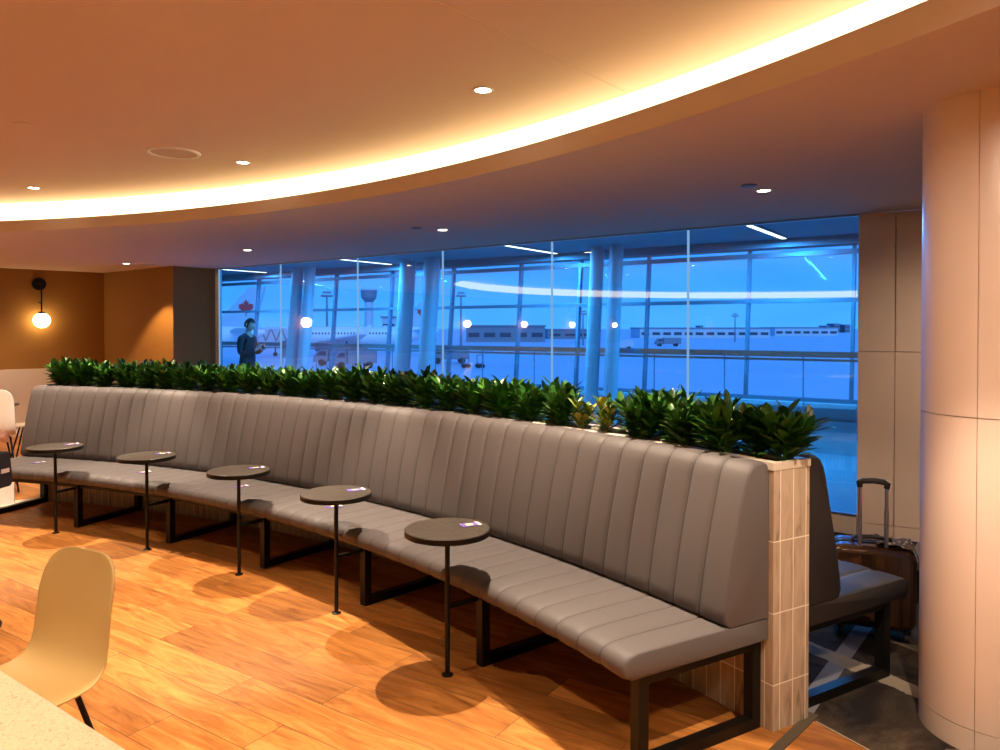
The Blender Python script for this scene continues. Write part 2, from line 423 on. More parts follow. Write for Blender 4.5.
# grey strip let into the planks at the planter end
m = MB(); m.bar((1.30,3.085,0.002), (0.55,2.30,0.002), 0.042, 0.004)
struct(m.build('trim_1', M('grey_floor_strip', (0.075,0.055,0.035), 0.7)))
# carpet edge strip
m = MB()
for k in range(40):
    a, b = 29.9-k*0.5, 29.9-(k+1)*0.5
    m.add([pol(a,RC-.003,.003), pol(a,RC+.003,.003), pol(b,RC+.003,.003), pol(b,RC-.003,.003)], [(0,1,2,3)])
struct(m.build('trim_2', M('tan_floor_edge', (.42,.33,.25), .6)))

# ceiling
m = MB(); ring(m, -180, 180, 0, 8.65, UPPER); m.add([pol(0,0,UPPER), pol(a0,8.65,UPPER), pol(180,8.65,UPPER)], [(0,1,2)])
# fine joint line in the plaster, running towards the cove
struct(m.build('ceiling', MT['ceiling'], recalc=False))
m = MB(); ring(m, -180, 180, 8.37, None, SOFFIT)
m.add([pol(a0,8.37,SOFFIT), pol(a0,rout(a0),SOFFIT), pol(180,rout(180),SOFFIT), pol(180,8.37,SOFFIT)], [(0,1,2,3)])
struct(m.build('ceiling_soffit', MT['soffit'], recalc=False))
m = MB()
N = 360
for k in range(N):
    a, b = k, k+1
    for (r0,z0,r1,z1) in [(8.37,SOFFIT,8.37,SOFFIT+.098),(8.37,SOFFIT+.098,8.40,SOFFIT+.098),(8.40,SOFFIT+.098,8.40,SOFFIT+.02),(8.40,SOFFIT+.02,8.65,SOFFIT+.02)]:
        m.add([pol(a,r0,z0), pol(b,r0,z0), pol(b,r1,z1), pol(a,r1,z1)], [(0,1,2,3)])
struct(m.build('trim_3', MT['lip'], smooth=True, angle=30))
m = MB()
for k in range(N):
    a, b = k, k+1
    m.add([pol(a,8.645,SOFFIT+.02), pol(b,8.645,SOFFIT+.02), pol(b,8.645,UPPER-.002), pol(a,8.645,UPPER-.002)], [(0,1,2,3)])
tag(m.build('cove_light', MT['cove'], smooth=True), 'long curved glowing cove light running around the raised ceiling', 'light')
# plaster joint
m = MB(); m.bar(pol(36.5,8.6,UPPER-.001), pol(33.2,7.0,UPPER-.001), .006, .002)
struct(m.build('trim_4', MT['lip']))

# walls
def wall(name, pts, z0, z1, mat, thick=0.1, parent=None):
    m = MB()
    for p, q in zip(pts, pts[1:]):
        m.add([(p[0],p[1],z0),(q[0],q[1],z0),(q[0],q[1],z1),(p[0],p[1],z1)], [(0,1,2,3)])
    return struct(m.build(name, mat, recalc=False))
WAINS = 0.985
wall('wall_left', LEFTW, WAINS, SOFFIT, MT['brown'])
def inset(pts, d):
    return [(p[0]+d*0.7, p[1]-d*0.7) for p in pts]
m = MB()
lw = LEFTW
li = [(-4.19,11.16),(-4.63,10.59),(-6.32,11.93),(-22.46,-4.21)]
for (p,q),(pi,qi) in zip(zip(lw, lw[1:]), zip(li, li[1:])):
    m.add([(*pi,0),(*qi,0),(*qi,WAINS),(*pi,WAINS)], [(0,1,2,3)])
    m.add([(*pi,WAINS),(*qi,WAINS),(*q,WAINS),(*p,WAINS)], [(0,1,2,3)])
struct(m.build('wall_wainscot', MT['cream'], recalc=False))
wall('wall_far_left', [(-22.5,-4.17),(-22.5,-11)], 0, SOFFIT, MT['cream'])
wall('wall_back', [(-22.5,-11),(6,-11)], 0, SOFFIT, MT['brown'])
wall('wall_far_right', [(6,-11),(6,4.05)], 0, SOFFIT, MT['cream'])
# panelled wall right of the window: separate stone panels over a dark backing
p0, p1 = Vector((*PANEL[0],0)), Vector((*PANEL[2],0))
d = (p1-p0).normalized(); nrm = Vector((d.y,-d.x,0))   # towards the room
if nrm.dot(Vector((CX,CY,0))-p0) < 0: nrm = -nrm
m = MB()
m.add([p0-nrm*.0, p1-nrm*.0, p1+Vector((0,0,SOFFIT)), p0+Vector((0,0,SOFFIT))], [(0,1,2,3)])
wr = struct(m.build('wall_right', MT['gap'], recalc=False))
L = (p1-p0).length
xs = [0, .255]
while xs[-1] < L-.3: xs.append(xs[-1]+.62)
xs.append(L)
for (z0, z1) in [(0,.10),(.10,1.42),(1.42,SOFFIT)]:
    for x0, x1 in zip(xs, xs[1:]):
        m = MB(); c = p0+d*((x0+x1)/2)+nrm*.012
        m.box((c.x,c.y,(z0+z1)/2), (x1-x0-.005, .024, z1-z0-.005), rz=math.atan2(d.y,d.x))
        m.build('panel', MT['panel'], wr, bevel=.0015, bseg=1)

# column
cc = Vector((1.975,2.965,0)); rc = .27
m = MB(); m.lathe([(rc-.012,0),(rc-.012,SOFFIT)], cc, 48)
colo = struct(m.build('trim_5', MT['gap'], smooth=True))
seams = [R(-138+k*120) for k in range(3)]
for (z0,z1) in [(0,.09),(.093,1.262),(1.266,SOFFIT)]:
    for k in range(3):
        a0s, a1s = seams[k]+.004, seams[k]+R(120)-.004
        m = MB(); n = 28
        vs = []
        for i in range(n+1):
            t = a0s+(a1s-a0s)*i/n
            for (r,z) in ((rc-.011,z0),(rc,z0),(rc,z1),(rc-.011,z1)):
                vs.append(cc+Vector((r*math.cos(t), r*math.sin(t), z)))
        fs = []
        for i in range(n):
            for j in range(4):
                fs.append((i*4+j, i*4+(j+1)%4, (i+1)*4+(j+1)%4, (i+1)*4+j))
        fs += [(0,1,2,3), (n*4+3,n*4+2,n*4+1,n*4)]
        m.add(vs, fs)
        m.build('panel', MT['column'], colo, smooth=True, angle=30)

# ------------------------------------------------------------------ glazed partition
SILL = 0.13
for i, (p, q) in enumerate(zip(WIN, WIN[1:])):
    p, q = Vector((*p,0)), Vector((*q,0)); dd = (q-p).normalized()
    m = MB(); m.obar((p+q)/2+Vector((0,0,SILL)), (p+q)/2+Vector((0,0,SOFFIT)), (q-p).length-.012, .012, dd)
    # keep only the two big faces so that the pane is one clean sheet
    m2 = MB(); a, b = p+dd*.006, q-dd*.006
    m2.add([(a.x,a.y,SILL),(b.x,b.y,SILL),(b.x,b.y,SOFFIT),(a.x,a.y,SOFFIT)], [(0,1,2,3)])
    g = struct(m2.build('window_%d' % (i+1), MT['glass'], recalc=False))
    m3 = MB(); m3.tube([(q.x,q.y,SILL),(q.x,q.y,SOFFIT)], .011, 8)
    m3.build('joint', EM('joint_painted_glow', (.30,.58,.95), .40) if i == 0 else bpy.data.materials['joint_painted_glow'], g)  # faint emission stands in for corridor light caught by the joints
    m4 = MB(); m4.bar((p.x,p.y,SILL/2), (q.x,q.y,SILL/2), .06, SILL)
    m4.build('sill', MT['cream'], g)
    m5 = MB(); m5.bar((p.x,p.y,SILL+.012), (q.x,q.y,SILL+.012), .03, .024); m5.bar((p.x,p.y,SOFFIT-.008), (q.x,q.y,SOFFIT-.008), .03, .016)
    m5.build('window_frame', MT['chrome'], g)
m = MB(); m.bar((-4.185,11.16,0), (-4.185,11.16,SOFFIT), .07, .07)
struct(m.build('trim_6', MT['chrome']))

# ------------------------------------------------------------------ corridor beyond the glass
FD = Vector((-.82,.57,0)).normalized(); FN = Vector((.57,.82,0)).normalized(); F0 = Vector((4.47,9.5,0)); KL = .09
CEIL2 = 2.77
def fac(t, z=0, off=0):
    return F0 + FD*t + FN*(off + KL*(z-H_EYE)) + Vector((0,0,z))
def fac0(t, z=0, off=0):
    return F0 + FD*t + FN*off + Vector((0,0,z))
TA, TB = -6, 18
A = [Vector((9.0,2.4,0)), Vector((*PANEL[2],0))] + [Vector((*p,0)) for p in WIN] + [Vector((-4.22,11.25,0)), Vector((-9.6,15.3,0))]
m = MB(); nn = len(A)
poly = A + [fac0(TB, 0, .1), fac0(TA, 0, .1)]
m.add([v+Vector((0,0,-.002)) for v in poly], [tuple(range(len(poly)))])
struct(m.build('floor_corridor', MT['corr_floor'], recalc=False))
m = MB(); m.add([v+Vector((0,0,CEIL2)) for v in poly], [tuple(range(len(poly)))])
struct(m.build('ceiling_corridor', MT['corr_ceil'], recalc=False))
# wall above the glass, corridor side, and behind the panelled wall
m = MB()
for p, q in zip(WIN, WIN[1:]):
    m.add([(p[0]+.02,p[1]+.03,SOFFIT),(q[0]+.02,q[1]+.03,SOFFIT),(q[0]+.02,q[1]+.03,CEIL2),(p[0]+.02,p[1]+.03,CEIL2)], [(0,1,2,3)])
struct(m.build('wall_glass_header', MT['corr_ceil'], recalc=False))
m = MB()
b0, b1 = Vector((2.81,5.84,0)), Vector((9.0,2.6,0))
m.add([b0,b1,b1+Vector((0,0,CEIL2)),b0+Vector((0,0,CEIL2))], [(0,1,2,3)])
b0, b1 = Vector((-4.22,11.3,0)), Vector((-9.6,15.35,0))
m.add([b0,b1,b1+Vector((0,0,CEIL2)),b0+Vector((0,0,CEIL2))], [(0,1,2,3)])
struct(m.build('wall_corridor', MT['corr_wall'], recalc=False))
for t, nm, e in ((TA,'wall_corridor_right',Vector((9,2.4,0))),(TB,'wall_corridor_left',Vector((-9.6,15,0)))):
    m = MB(); q = fac0(t); m.add([e,q,q+Vector((0,0,CEIL2)),e+Vector((0,0,CEIL2))], [(0,1,2,3)])
    struct(m.build(nm, MT['corr_wall'], recalc=False))
# leaning facade
m = MB()
m.add([fac(TA,0),fac(TB,0),fac(TB,.62),fac(TA,.62)], [(0,1,2,3)])
m.obar(fac(TA,.62,-.10), fac(TB,.62,-.10), .24, .05, FN)
m.obar(fac(TA,.40,-.04), fac(TB,.40,-.04), .05, .03, FN)
fw = struct(m.build('wall_facade', MT['corr_wall'], recalc=False))
m = MB()
for z, h in ((1.96,.05),(2.58,.06),(.66,.07)):
    m.obar(fac(TA,z), fac(TB,z), .10, h, FN)
m.build('transom', MT['navy_metal'], fw)
for t in (-4.4,-2.9,-1.45,0,1.32,2.8,3.95,5.07,6.5,7.96,9.47,10.7,11.9,13.3,14.7,16.2):
    m = MB(); m.obar(fac(t,.62), fac(t,CEIL2+.05), .04, .08, FD)
    m.build('mullion', MT['navy_metal'], fw)
m = MB(); m.add([fac(TA,.62,.02),fac(TB,.62,.02),fac(TB,CEIL2+.02,.02),fac(TA,CEIL2+.02,.02)], [(0,1,2,3)])
struct(m.build('window_7', MT['glass_out'], recalc=False))
m = MB(); m.obar(fac0(TA,2.72,.0), fac0(TB,2.72,.0), .30, .12, FN)
struct(m.build('trim_7', MT['corr_ceil']))
# handrail standing before the facade
hr = thing('handrail', 'long metal handrail running along the far window wall of the corridor', 'railing')
m = MB(); m.obar(fac0(TA,1.27,-.42), fac0(TB,1.27,-.42), .06, .075, FN); m.obar(fac0(TA,1.20,-.42), fac0(TB,1.20,-.42), .03, .03, FN)
m.build('rail', MT['chrome'], hr)
for t in [TA+.5+1.0*k for k in range(24)]:
    m = MB(); m.tube([fac0(t,0,-.42), fac0(t,1.26,-.42)], .008, 6)
    m.build('post', MT['navy_metal'], hr)
# leaning steel columns, in pairs
def ray_t(px, off):
    # where the sight line through a photo column meets the facade line set in by off
    k = (px-500)/750; P = F0+FN*off
    return (P.x-k*P.y)/(k*FD.y-FD.x)
cl = ['left','right']
names = {0:'near the standing person', 1:'in the middle of the view', 2:'towards the right of the view'}
for j, pr in enumerate(((304,316),(414,438),(602,621))):
    for k, px in enumerate(pr):
        t = ray_t(px, -.5)
        rr = (.11,.14,.10)[j]
        m = MB(); m.tube([fac(t,0,-.75), fac(t,CEIL2,-.75)], rr, 20)
        o = m.build('steel_column', MT['white_col'], smooth=True)
        tag(o, '%s leaning grey steel column of the pair %s beyond the glass' % (cl[k], names[j]), 'column', 'leaning columns in the corridor')
# linear ceiling lights
lab = ['nearest, by the right end of the glass','second from the right','third from the right','farthest, by the left end of the glass']
for j, t in enumerate((.76,4.15,7.6,11.1)):
    m = MB(); a, b = fac0(t,CEIL2-.012,-1.85), fac0(t,CEIL2-.012,-.35)
    root = thing('linear_light', 'thin white linear ceiling light in the corridor, '+lab[j], 'light', group='linear lights over the corridor')
    m.obar(a, b, .09, .02, FD); m.build('housing', MT['corr_ceil'], root)
    m = MB(); m.obar(a-Vector((0,0,.012)), b-Vector((0,0,.012)), .06, .006, FD); m.build('diffuser', MT['tube'], root)
    al = bpy.data.lights.new('linear_glow', 'AREA'); al.shape = 'RECTANGLE'; al.size = 1.5; al.size_y = .06; al.energy = 105; al.color = (.04,.38,1.0)
    ao = bpy.data.objects.new('linear_glow', al); COL.objects.link(ao); ao.parent = root
    ao.location = (a+b)/2-Vector((0,0,.03)); ao.rotation_euler = (0,0,math.atan2(FN.y,FN.x))

# ------------------------------------------------------------------ swept upholstery
PHASE = [(0,0),(.03,.16),(.085,.58),(.18,.82),(.33,.96),(.5,1),(.67,.96),(.82,.82),(.915,.58),(.97,.16)]
def sweep(prof, wts, a0, a1, nch, depth, mirror=False, r_ref=8.6255):
    """prof (R,z), wts (dr,dz) = direction the padding swells; faces beside a seam get the seam material"""
    m = MB(); n = len(prof)
    cr = sum(p[0] for p in prof)/n; cz = sum(p[1] for p in prof)/n
    da = (a1-a0)/nch
    full = []
    for c in range(nch):
        for ph, f in PHASE: full.append((a0+(c+ph)*da, f, ph))
    full.append((a1, 0, 0))
    # rounded ends
    full[0] = (a0, .3, .5); full[1] = (full[1][0], .75, .5); full[2] = (full[2][0], .9, .5)
    full[-1] = (a1, .3, .5); full[-2] = (full[-2][0], .75, .5); full[-3] = (full[-3][0], .9, .5)
    vs = []
    for i, (a, pf, ph) in enumerate(full):
        dist = min(a-a0, a1-a)*R(1)*8.2
        sh = .012*(1-math.sqrt(max(0, 1-(1-dist/.03)**2))) if dist < .03 else 0
        for (p, wt) in zip(prof, wts):
            r = p[0]+wt[0]*depth*(pf-1); z = p[1]+wt[1]*depth*(pf-1)
            dr, dz = cr-r, cz-z; l = math.hypot(dr, dz)
            k = sh if (abs(wt[0])+abs(wt[1]) > 0) else 0
            r += dr/l*k; z += dz/l*k
            if mirror: r = 2*r_ref-r
            vs.append(pol(a, r, z))
    o = 0
    m.v = vs
    for i in range(len(full)-1):
        seam = full[i][2] == 0 or full[i+1][2] == 0
        for j in range(n):
            j2 = (j+1) % n
            m.f.append([i*n+j, i*n+j2, (i+1)*n+j2, (i+1)*n+j])
            m.mi.append(1 if seam and (abs(wts[j][0])+abs(wts[j][1]) > 0) else 0)
    L_ = (len(full)-1)*n
    m.f += [list(range(n)), [L_+j for j in reversed(range(n))]]; m.mi += [0, 0]
    return m

BACK = [(8.300,.452),(8.284,.457),(8.274,.475),(8.279,.52),(8.300,.64),(8.330,.78),(8.360,.90),(8.384,.99),(8.398,1.030),(8.418,1.058),(8.445,1.072),(8.490,1.074),(8.509,1.064),(8.514,1.03),(8.514,.75),(8.514,.452)]
BW = [(0,0),(-.5,-.2),(-1,0),(-1,0),(-1,.1),(-1,.1),(-1,.15),(-1,.2),(-.8,.3),(-.6,.5),(-.2,.6),(0,.5),(0,.3),(0,0),(0,0),(0,0)]
SEAT = [(7.815,.365),(7.790,.372),(7.778,.390),(7.776,.412),(7.786,.434),(7.806,.448),(7.84,.455),(7.95,.457),(8.1,.456),(8.25,.453),(8.40,.449),(8.512,.447),(8.514,.365)]
SW = [(0,0),(-.6,-.3),(-1,0),(-1,.1),(-.7,.7),(-.4,.9),(0,1),(0,1),(0,1),(0,1),(0,.8),(0,0),(0,0)]
A0, A1 = 30.25, 76.1
SLEDS = [30.62,38.13,45.70,53.30,60.93,68.47,75.75]
def bench(label, mirror):
    root = thing('banquette_bench', label, 'bench')
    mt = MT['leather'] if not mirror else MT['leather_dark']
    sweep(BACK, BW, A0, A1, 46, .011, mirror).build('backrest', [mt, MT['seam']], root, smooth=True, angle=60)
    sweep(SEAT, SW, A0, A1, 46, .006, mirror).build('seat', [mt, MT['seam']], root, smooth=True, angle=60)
    f = lambda r: (2*8.6255-r) if mirror else r
    for a in SLEDS:
        m = MB(); s = .046
        tang = Vector((-math.sin(R(a)), math.cos(R(a)), 0)); 
        A_, B_ = pol(a, f(7.895)), pol(a, f(8.485))
        z0, z1 = .022, .342
        for P in (A_, B_): m.obar(P+Vector((0,0,0)), P+Vector((0,0,.364)), s, s, tang)
        rd = (B_-A_).normalized()
        m.obar(A_+rd*.02+Vector((0,0,z0)), B_-rd*.02+Vector((0,0,z0)), s, .044, tang)
        m.obar(A_+rd*.02+Vector((0,0,z1)), B_-rd*.02+Vector((0,0,z1)), s, .044, tang)
        m.build('sled_leg', MT['steel'], root)
    for r in (7.905, 8.475):
        m = MB(); n = 92
        vs = []
        for i in range(n+1):
            a = A0+.2+(A1-A0-.4)*i/n
            for (dr,z) in ((-.018,.318),(.018,.318),(.018,.362),(-.018,.362)): vs.append(pol(a, f(r)+dr, z))
        fs = []
        for i in range(n):
            for j in range(4): fs.append((i*4+j, i*4+(j+1)%4, (i+1)*4+(j+1)%4, (i+1)*4+j))
        fs += [(0,1,2,3),(n*4+3,n*4+2,n*4+1,n*4)]
        m.add(vs, fs); m.build('frame_rail', MT['steel'], root)
    return root
bench('long curved grey channel-stitched bench in front of the tiled planter', False)
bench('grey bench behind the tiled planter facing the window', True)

# ------------------------------------------------------------------ planter
RI, RO, PH = 8.518, 8.732, 1.068
PA0, PA1 = 30.12, 76.3
pl = thing('planter', 'long curved planter clad in beige stacked tiles between two benches', 'planter')
def arcbox(a0, a1, r0, r1, z0, z1, n=92):
    m = MB(); vs = []; fs = []
    for i in range(n+1):
        a = a0+(a1-a0)*i/n
        for (r,z) in ((r0,z0),(r1,z0),(r1,z1),(r0,z1)): vs.append(pol(a,r,z))
    for i in range(n):
        for j in range(4): fs.append((i*4+j, i*4+(j+1)%4, (i+1)*4+(j+1)%4, (i+1)*4+j))
    fs += [(0,1,2,3),(n*4+3,n*4+2,n*4+1,n*4)]
    return m.add(vs, fs)
m = arcbox(PA0, PA1, RI, RO, 0, 1.038)
def uvf(co, nrm):
    dx, dy = co.x-CX, co.y-CY; r = math.hypot(dx,dy); a = math.atan2(dy,dx)
    rad = Vector((dx/r,dy/r,0))
    if abs(nrm.dot(rad)) > .7: return ((a-R(PA0))*RI, co.z)
    return (r-RI, co.z)
m.uv = uvf
m.build('tiled_wall', MT['tile'], pl)
for nm, r0, r1 in (('cap', RI-.004, RI+.042), ('cap', RO-.042, RO+.004)):
    arcbox(PA0-.02, PA1+.02, r0, r1, 1.038, PH).build(nm, MT['cap'], pl)
arcbox(PA0-.02, PA0+.16, RI+.042, RO-.042, 1.038, PH, 2).build('cap', MT['cap'], pl)
arcbox(PA1-.16, PA1+.02, RI+.042, RO-.042, 1.038, PH, 2).build('cap', MT['cap'], pl)
arcbox(PA0+.16, PA1-.16, RI+.042, RO-.042, 1.033, 1.046).build('soil', MT['soil'], pl)

# plants
def leaf(m, base, d, L, wd, droop, mi=0):
    d = d.normalized(); side = d.cross(Vector((0,0,1)))
    if side.length < .05: side = Vector((1,0,0))
    side.normalize(); up = side.cross(d).normalized()
    prof = [(0,.22),(.22,.72),(.52,1.0),(.80,.78),(1.0,.10)]
    vs = []
    for t, wv in prof:
        c = base + d*(L*t) + Vector((0,0,-droop*L*t*t)) 
        wv *= wd/2
        vs += [c-side*wv+up*wv*.35, c, c+side*wv+up*wv*.35]
    fs = []
    for i in range(len(prof)-1):
        o = i*3
        fs += [(o,o+1,o+4,o+3),(o+1,o+2,o+5,o+4)]
    m.add(vs, fs, mi)
def plant_mesh(rng, nshoot, spread, hgt, dens):
    m = MB(); st = MB()
    for s in range(nshoot):
        az = s*2.4+rng.uniform(-.3,.3); lean = spread*(0 if s == 0 else rng.uniform(.5,1.0))
        ax = Vector((math.cos(az)*lean, math.sin(az)*lean, 1)).normalized()
        h = hgt*(1.0 if s == 0 else rng.uniform(.75,1.0))
        b = Vector((math.cos(az)*.015, math.sin(az)*.015, 0))
        st.tube([b, b+ax*h*.7], .006, 5)
        for k in range(dens):
            f = .12+.80*k/dens; ph = k*2.3998+s
            ang = R(58-32*f+rng.uniform(-8,8))
            x = ax.cross(Vector((1,0,.1))).normalized(); y = ax.cross(x)
            dd = ax*math.cos(ang)+(x*math.cos(ph)+y*math.sin(ph))*math.sin(ang)
            leaf(m, b+ax*(h*.72*f), dd, rng.uniform(.085,.125)*(1.0-.12*f), rng.uniform(.028,.038), rng.uniform(0,.22))
    return m, st
rng = random.Random(3)
proto = []
for i in range(5):
    m, st = plant_mesh(rng, 8, .52, .28, 22)
    root = thing('leafy_plant', 'x', 'plant')
    m.build('foliage', MT['leaf'], root, smooth=True, angle=80, recalc=False); st.build('stem', MT['leaf'], root)
    proto.append([root, False])
m, st = plant_mesh(rng, 3, .30, .25, 17)
root = thing('leafy_plant', 'x', 'plant'); m.build('foliage', MT['leaf_y'], root, smooth=True, angle=80, recalc=False); st.build('stem', MT['leaf_y'], root)
proto.append([root, False])
GRP = 'hedge plants in the tiled planter'
spots = []
a = PA0+.46; k = 0
while a < PA1-.5:
    spots.append((a + (rng.uniform(-.12,.12) if k > 0 else 0), 8.665 if k == 0 else 8.575 if (k % 2 == 0 or k == 9) else 8.655, k)); a += 1.15 if k in (7,8) else (1.0 if k == 9 else .80); k += 1
ords = ['','second','third','fourth','fifth','sixth','seventh','eighth','ninth','tenth']
for (a, r, k) in spots:
    yellow = k in (8, 9)
    pi_ = 5 if yellow else rng.randrange(5)
    if k == 0: lbl = 'bushy green plant at the right end of the planter, overhanging its tiled end'
    elif k == 8: lbl = 'sparse plant with yellowing leaves in the hedge, the right one of two such'
    elif k == 9: lbl = 'sparse plant with yellowing leaves in the hedge, the left one of two such'
    elif k < 8: lbl = 'dark green leafy plant, %s from the right end of the planter' % ords[k]
    elif k == len(spots)-1: lbl = 'dark green leafy plant at the far left end of the planter'
    else: lbl = 'dark green leafy plant in the dense hedge row left of the yellowing plants'
    loc = pol(a, r, 1.046); rz = rng.uniform(0, 6.28)
    src = proto[pi_]
    if not src[1]:
        o = src[0]; o.location = loc; o.rotation_euler = (0,0,rz); o['label'] = lbl; o['group'] = GRP; src[1] = True
    else: o = dup(src[0], loc, rz, lbl, GRP)
    s = rng.uniform(.92,1.12) if not yellow else .95
    o.scale = (s*1.02, s*1.02, s*rng.uniform(.95,1.08))

# ------------------------------------------------------------------ drink tables
TB_ANG = [38.24,45.75,53.35,60.95,68.50]
tl = ['nearest, by the right bench end','second nearest along the curved bench','in the middle of the row of five','second from the left along the bench','farthest left, by the bench end']
root = thing('drink_table', 'round dark drink table on a thin pole, '+tl[0], 'table', pol(TB_ANG[0],7.70), R(TB_ANG[0]), 'drink tables along the bench')
m = MB(); m.lathe([(0,.652),(.19,.652),(.195,.656),(.195,.676),(.192,.680),(0,.680)], n=64); m.build('tabletop', MT['darkwood'], root, smooth=True, angle=30)
m = MB(); m.lathe([(.188,.653),(.1965,.653),(.1965,.677),(.188,.677)], n=64); m.build('edge_band', MT['steel'], root, smooth=True, angle=30)
m = MB(); m.tube([(0,0,.006),(0,0,.652)], .0115, 14); m.build('pole', MT['steel'], root, smooth=True)
m = MB(); m.lathe([(0,0),(.026,0),(.026,.006),(.014,.010),(0,.010)], n=24); m.build('foot', MT['steel'], root, smooth=True, angle=30)
m = MB(); m.lathe([(0,.640),(.07,.640),(.07,.652),(0,.652)], n=24); m.build('top_plate', MT['steel'], root, smooth=True, angle=30)
m = MB(); m.bar((0,0,.318), (.205,0,.318), .020, .018); m.build('bracket_arm', MT['steel'], root)
for k in range(1,5): dup(root, pol(TB_ANG[k],7.70), R(TB_ANG[k]), 'round dark drink table on a thin pole, '+tl[k], 'drink tables along the bench')
# cards on tables and seat
cname = ['nearest the camera','second nearest','middle','fourth','farthest left']
def card(loc, rz, lbl, group):
    r = thing('card', lbl, 'card', loc, rz, group)
    m = MB(); m.box((0,0,.0012), (.098,.056,.0024)); m.build('printed_card', MT['purple'], r)
    m = MB(); m.box((-.006,0,.0026), (.034,.030,.0008)); m.build('yellow_patch', MT['yellow'], r)
    m = MB(); m.box((.040,0,.0026), (.017,.056,.0008)); m.build('white_strip', MT['paper'], r)
    return r
c0 = None
for k in range(5):
    o = pol(TB_ANG[k],7.70); rr = R(TB_ANG[k]-10-5*k*0.5)
    loc = o+Vector((math.cos(rr)*.118, math.sin(rr)*.118, .6805))
    lbl = 'purple card on the drink table %s' % ('nearest the camera' if k==0 else 'second nearest the camera' if k==1 else 'in the middle of the row' if k==2 else 'second from the left' if k==3 else 'farthest left')
    rz = R(26+k*1.5)
    if c0 is None: c0 = card(loc, rz, lbl, 'cards on the drink tables')
    else: dup(c0, loc, rz, lbl, 'cards on the drink tables')
sl = ['between the second nearest and nearest drink tables','beside the middle drink table','beside the drink table second from the left','at the far left end of the bench']
for k, a in enumerate((49.5,56.7,64.5,72.9)):
    dup(c0, pol(a,8.05,.4565), R(30+k*8), 'small purple card on the bench seat '+sl[k], 'cards on the bench seat')

# ------------------------------------------------------------------ shell chairs
def shell_mesh(W, smooth=True):
    """seat shell facing -y; origin on the floor under the seat"""
    m = MB()
    prof = []   # (y, z, halfwidth, dish)
    pts = [(-.225,.432,.150,.0),(-.220,.440,.175,.002),(-.19,.446,.193,.006),(-.12,.444,.203,.012),(-.03,.437,.206,.018),(.06,.433,.206,.020),(.12,.437,.204,.018),(.165,.452,.200,.014),(.195,.482,.196,.012),(.212,.53,.192,.016),(.224,.59,.190,.022),(.236,.66,.188,.026),(.248,.72,.182,.024),(.258,.765,.165,.018),(.263,.79,.140,.012),(.266,.803,.105,.006),(.267,.808,.06,.002)]
    n = 12; vs = []
    for i, (y,z,hw,ds) in enumerate(pts):
        a = pts[max(i-1,0)]; b = pts[min(i+1,len(pts)-1)]
        ty, tz = b[0]-a[0], b[1]-a[1]; l = math.hypot(ty,tz); ny, nz = -tz/l, ty/l   # normal to the sitter's side
        for j in range(n+1):
            u = -1+2*j/n
            up = ds*(abs(u)**2.2)
            vs.append((u*hw*W, y+ny*up, z+nz*up))
    fs = [(i*(n+1)+j, i*(n+1)+j+1, (i+1)*(n+1)+j+1, (i+1)*(n+1)+j) for i in range(len(pts)-1) for j in range(n)]
    return m.add(vs, fs)
def shell_chair(label, loc, rz, mat, W=1.0, group=None):
    r = thing('shell_chair', label, 'chair', loc, rz, group)
    o = shell_mesh(W).build('seat_shell', mat, r, smooth=True, recalc=False)
    s = o.modifiers.new('solid', 'SOLIDIFY'); s.thickness = .012; s.offset = -1
    s = o.modifiers.new('sub', 'SUBSURF'); s.levels = 2; s.render_levels = 2
    for (x0,y0,x1,y1) in ((.11,-.10,.20,-.20),(-.11,-.10,-.20,-.20),(.15,.13,.215,.25),(-.15,.13,-.215,.25)):
        m = MB(); m.tube([(x0,y0,.425),(x1,y1,0.0)], .009, 10); m.build('leg', MT['steel'], r, smooth=True)
    m = MB(); m.tube([(.11,-.10,.422),(.15,.13,.422)], .008, 8); m.tube([(-.11,-.10,.422),(-.15,.13,.422)], .008, 8); m.tube([(-.13,.015,.422),(.13,.015,.422)], .008, 8)
    m.build('under_frame', MT['steel'], r)
    return r
fa = math.atan2(-.88,-.47)  # facing direction
shell_chair('mustard moulded shell chair in the foreground by the speckled table', (-1.53,2.30,0), fa+math.pi/2, MT['shell'], 1.03).scale = (1.02,1.02,1.05)
# table with speckled top in the bottom left corner
A_, B_ = Vector((-1.255,1.875,0)), Vector((-.774,1.528,0)); e = (B_-A_).normalized(); nn_ = Vector((e.y,-e.x,0))
if nn_.y > 0: nn_ = -nn_
ctr = A_ + e*.35 + nn_*.40
tr = thing('dining_table', 'pale speckled table top in the bottom left foreground', 'table', (ctr.x,ctr.y,0), math.atan2(e.y,e.x))
m = MB(); m.box((0,0,.725), (1.5,.80,.03)); m.build('tabletop', MT['quartz'], tr, bevel=.004)
for sx in (-.45,.45):
    m = MB(); m.tube([(sx,0,.02),(sx,0,.71)], .035, 16); m.build('pedestal', MT['steel'], tr, smooth=True)
    m = MB(); m.box((sx,0,.01), (.42,.52,.02)); m.build('base_plate', MT['steel'], tr, bevel=.004)

